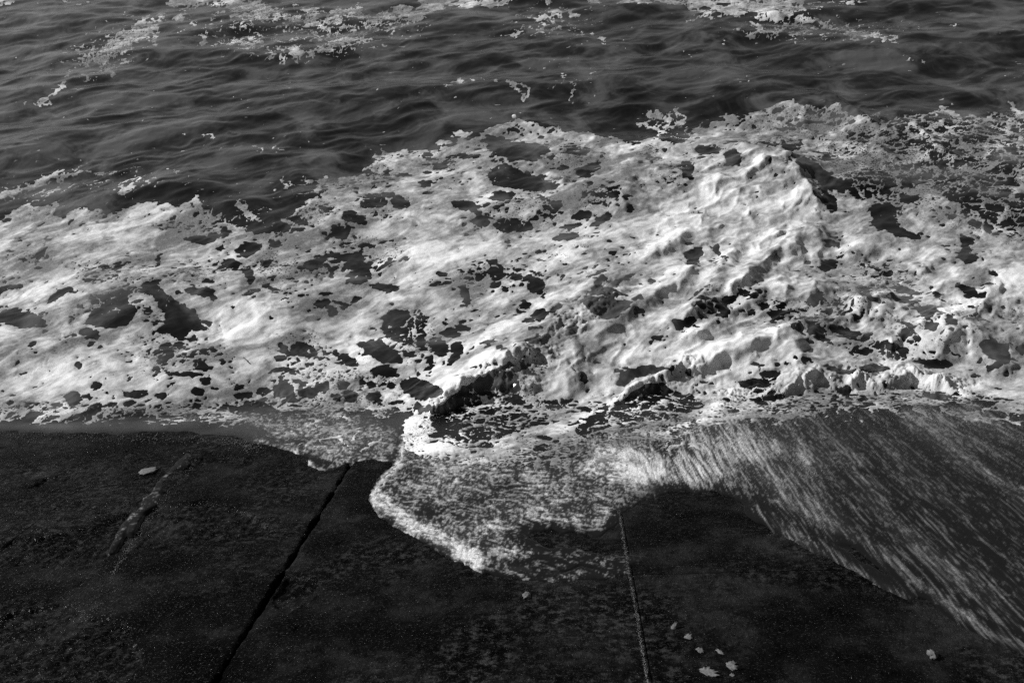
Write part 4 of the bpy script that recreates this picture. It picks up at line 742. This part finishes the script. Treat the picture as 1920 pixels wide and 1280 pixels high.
for k_, (x_, y_, a_, b_, lab) in enumerate([(1313, 1219, .045, .07, "small roundish pale crust scrap, upper left of its cluster"), (1350, 1222, .03, .07, "narrow pale crust scrap at the top of its cluster"), (1369, 1249, .09, .10, "widest pale crust scrap, rightmost of the cluster by the foamy joint"),
        (1324, 1262, .08, .16, "tall ragged pale crust scrap at the bottom edge, lower left of its cluster"), (1373, 1266, .03, .03, "tiny pale crust scrap below the widest one"), (1290, 1196, .05, .06, "pale crust scrap beside the foamy joint, above the cluster"), (1262, 1178, .03, .10, "thin pale crust sliver nearest the foamy joint")]):
    on_slope("crust_scrap", lump_mesh("crust_scrap", a_ * .8, b_ * .8, .004, 10 + k_, 64, 6, .55, .5), M_PALE, x_, y_, .004, 25 * k_, label=lab, category="crust", group="pale crust scraps on the concrete")
M_STICK, nt, b = mat("wet_wood"); nt.links.new(ramp(nt, noise(nt, 40, 4, .6, geo_pos(nt)), (.3, .006), (.7, .02)), b.inputs["Base Color"]); b.inputs["Roughness"].default_value = .5
p = at(460, 673); n = 9; ang = np.linspace(0, 2 * np.pi, 8, endpoint=False); rings = []
for i in range(n):
    t = i / (n - 1); r_ = .016 * (1 - .6 * t) + .004 * math.sin(i * 2.1)
    rings.append(np.stack([np.full(8, (t - .5) * .26), r_ * np.cos(ang) + .012 * math.sin(3.2 * t), r_ * np.sin(ang)], 1))
i = np.arange(n * 8).reshape(n, 8); nx = np.roll(i, -1, 1)
stick = link_mesh("driftwood_stick", mesh_from("driftwood_stick", np.concatenate(rings), np.stack([i[:-1].ravel(), nx[:-1].ravel(), nx[1:].ravel(), i[1:].ravel()], 1)), M_STICK, label="short dark stick floating on the white foam sheet at left", category="stick")
stick.location = (p[0], p[1], surf_z(p[0], p[1]) + .012); stick.rotation_euler = (0, 0, R(-52))
# spray along the breaking crests, joint froth, and white beads painting wet glints
drops = []; quadsD = []; base_n = 0
ico = [(0, 0, 1), (1, 0, 0), (0, 1, 0), (-1, 0, 0), (0, -1, 0), (0, 0, -1)]; tri = [(0, 1, 2), (0, 2, 3), (0, 3, 4), (0, 4, 1), (5, 2, 1), (5, 3, 2), (5, 4, 3), (5, 1, 4)]
def spray(pts, n_, up, side, r0, r1):
    global base_n
    for _ in range(n_):
        k = rng.integers(0, len(pts) - 1); t = rng.random()
        x_ = pts[k][0] * (1 - t) + pts[k + 1][0] * t + rng.normal() * side; y_ = pts[k][1] * (1 - t) + pts[k + 1][1] * t + rng.normal() * side * .6
        q = at(x_, y_, .3); z_ = surf_z(q[0], q[1]) + abs(rng.normal()) * up
        r_ = r0 + (r1 - r0) * rng.random() ** 3
        drops.append(np.array([(q[0] + a * r_, q[1] + b_ * r_, z_ + c_ * r_) for a, b_, c_ in ico])); quadsD.append(np.array(tri) + base_n); base_n += 6
spray(PP(770, 805, 800, 770, 850, 735), 420, .06, 10, .004, .014)
spray(PP(765, 800, 760, 830, 780, 850), 200, .04, 9, .004, .012)
spray(PP(1280, 800, 1400, 770, 1500, 765, 1620, 760, 1750, 760, 1900, 775), 1200, .05, 14, .003, .010)
spray(PP(1478, 828, 1500, 850, 1535, 872), 160, .05, 7, .004, .016)
spray(PP(-60, 792, 200, 796, 420, 802, 480, 815), 1500, .004, 9, .004, .015)  # white beads painted in as sparkle on the left water
spray(JOINT, 1900, .002, 1.9, .002, .008)
spray(PP(352, 852, 315, 890, 270, 945, 240, 985), 320, .002, 4, .003, .010); spray(PP(240, 985, 215, 1020, 200, 1045), 260, .002, 4, .003, .011); spray(PP(215, 1040, 170, 1090, 135, 1135), 260, .002, 13, .003, .008)  # white beads stand for sun glints along the wet trickle
spray(PP(420, 800, 520, 800, 640, 830, 740, 840), 500, .004, 16, .003, .009)
link_mesh("spray_glint_drops", mesh_from("spray_glint_drops", np.concatenate(drops), np.concatenate(quadsD)), M_FOAM, kind="stuff", label="fine white drops: spray along the breaking crests, joint froth, beads painted as wet glints")
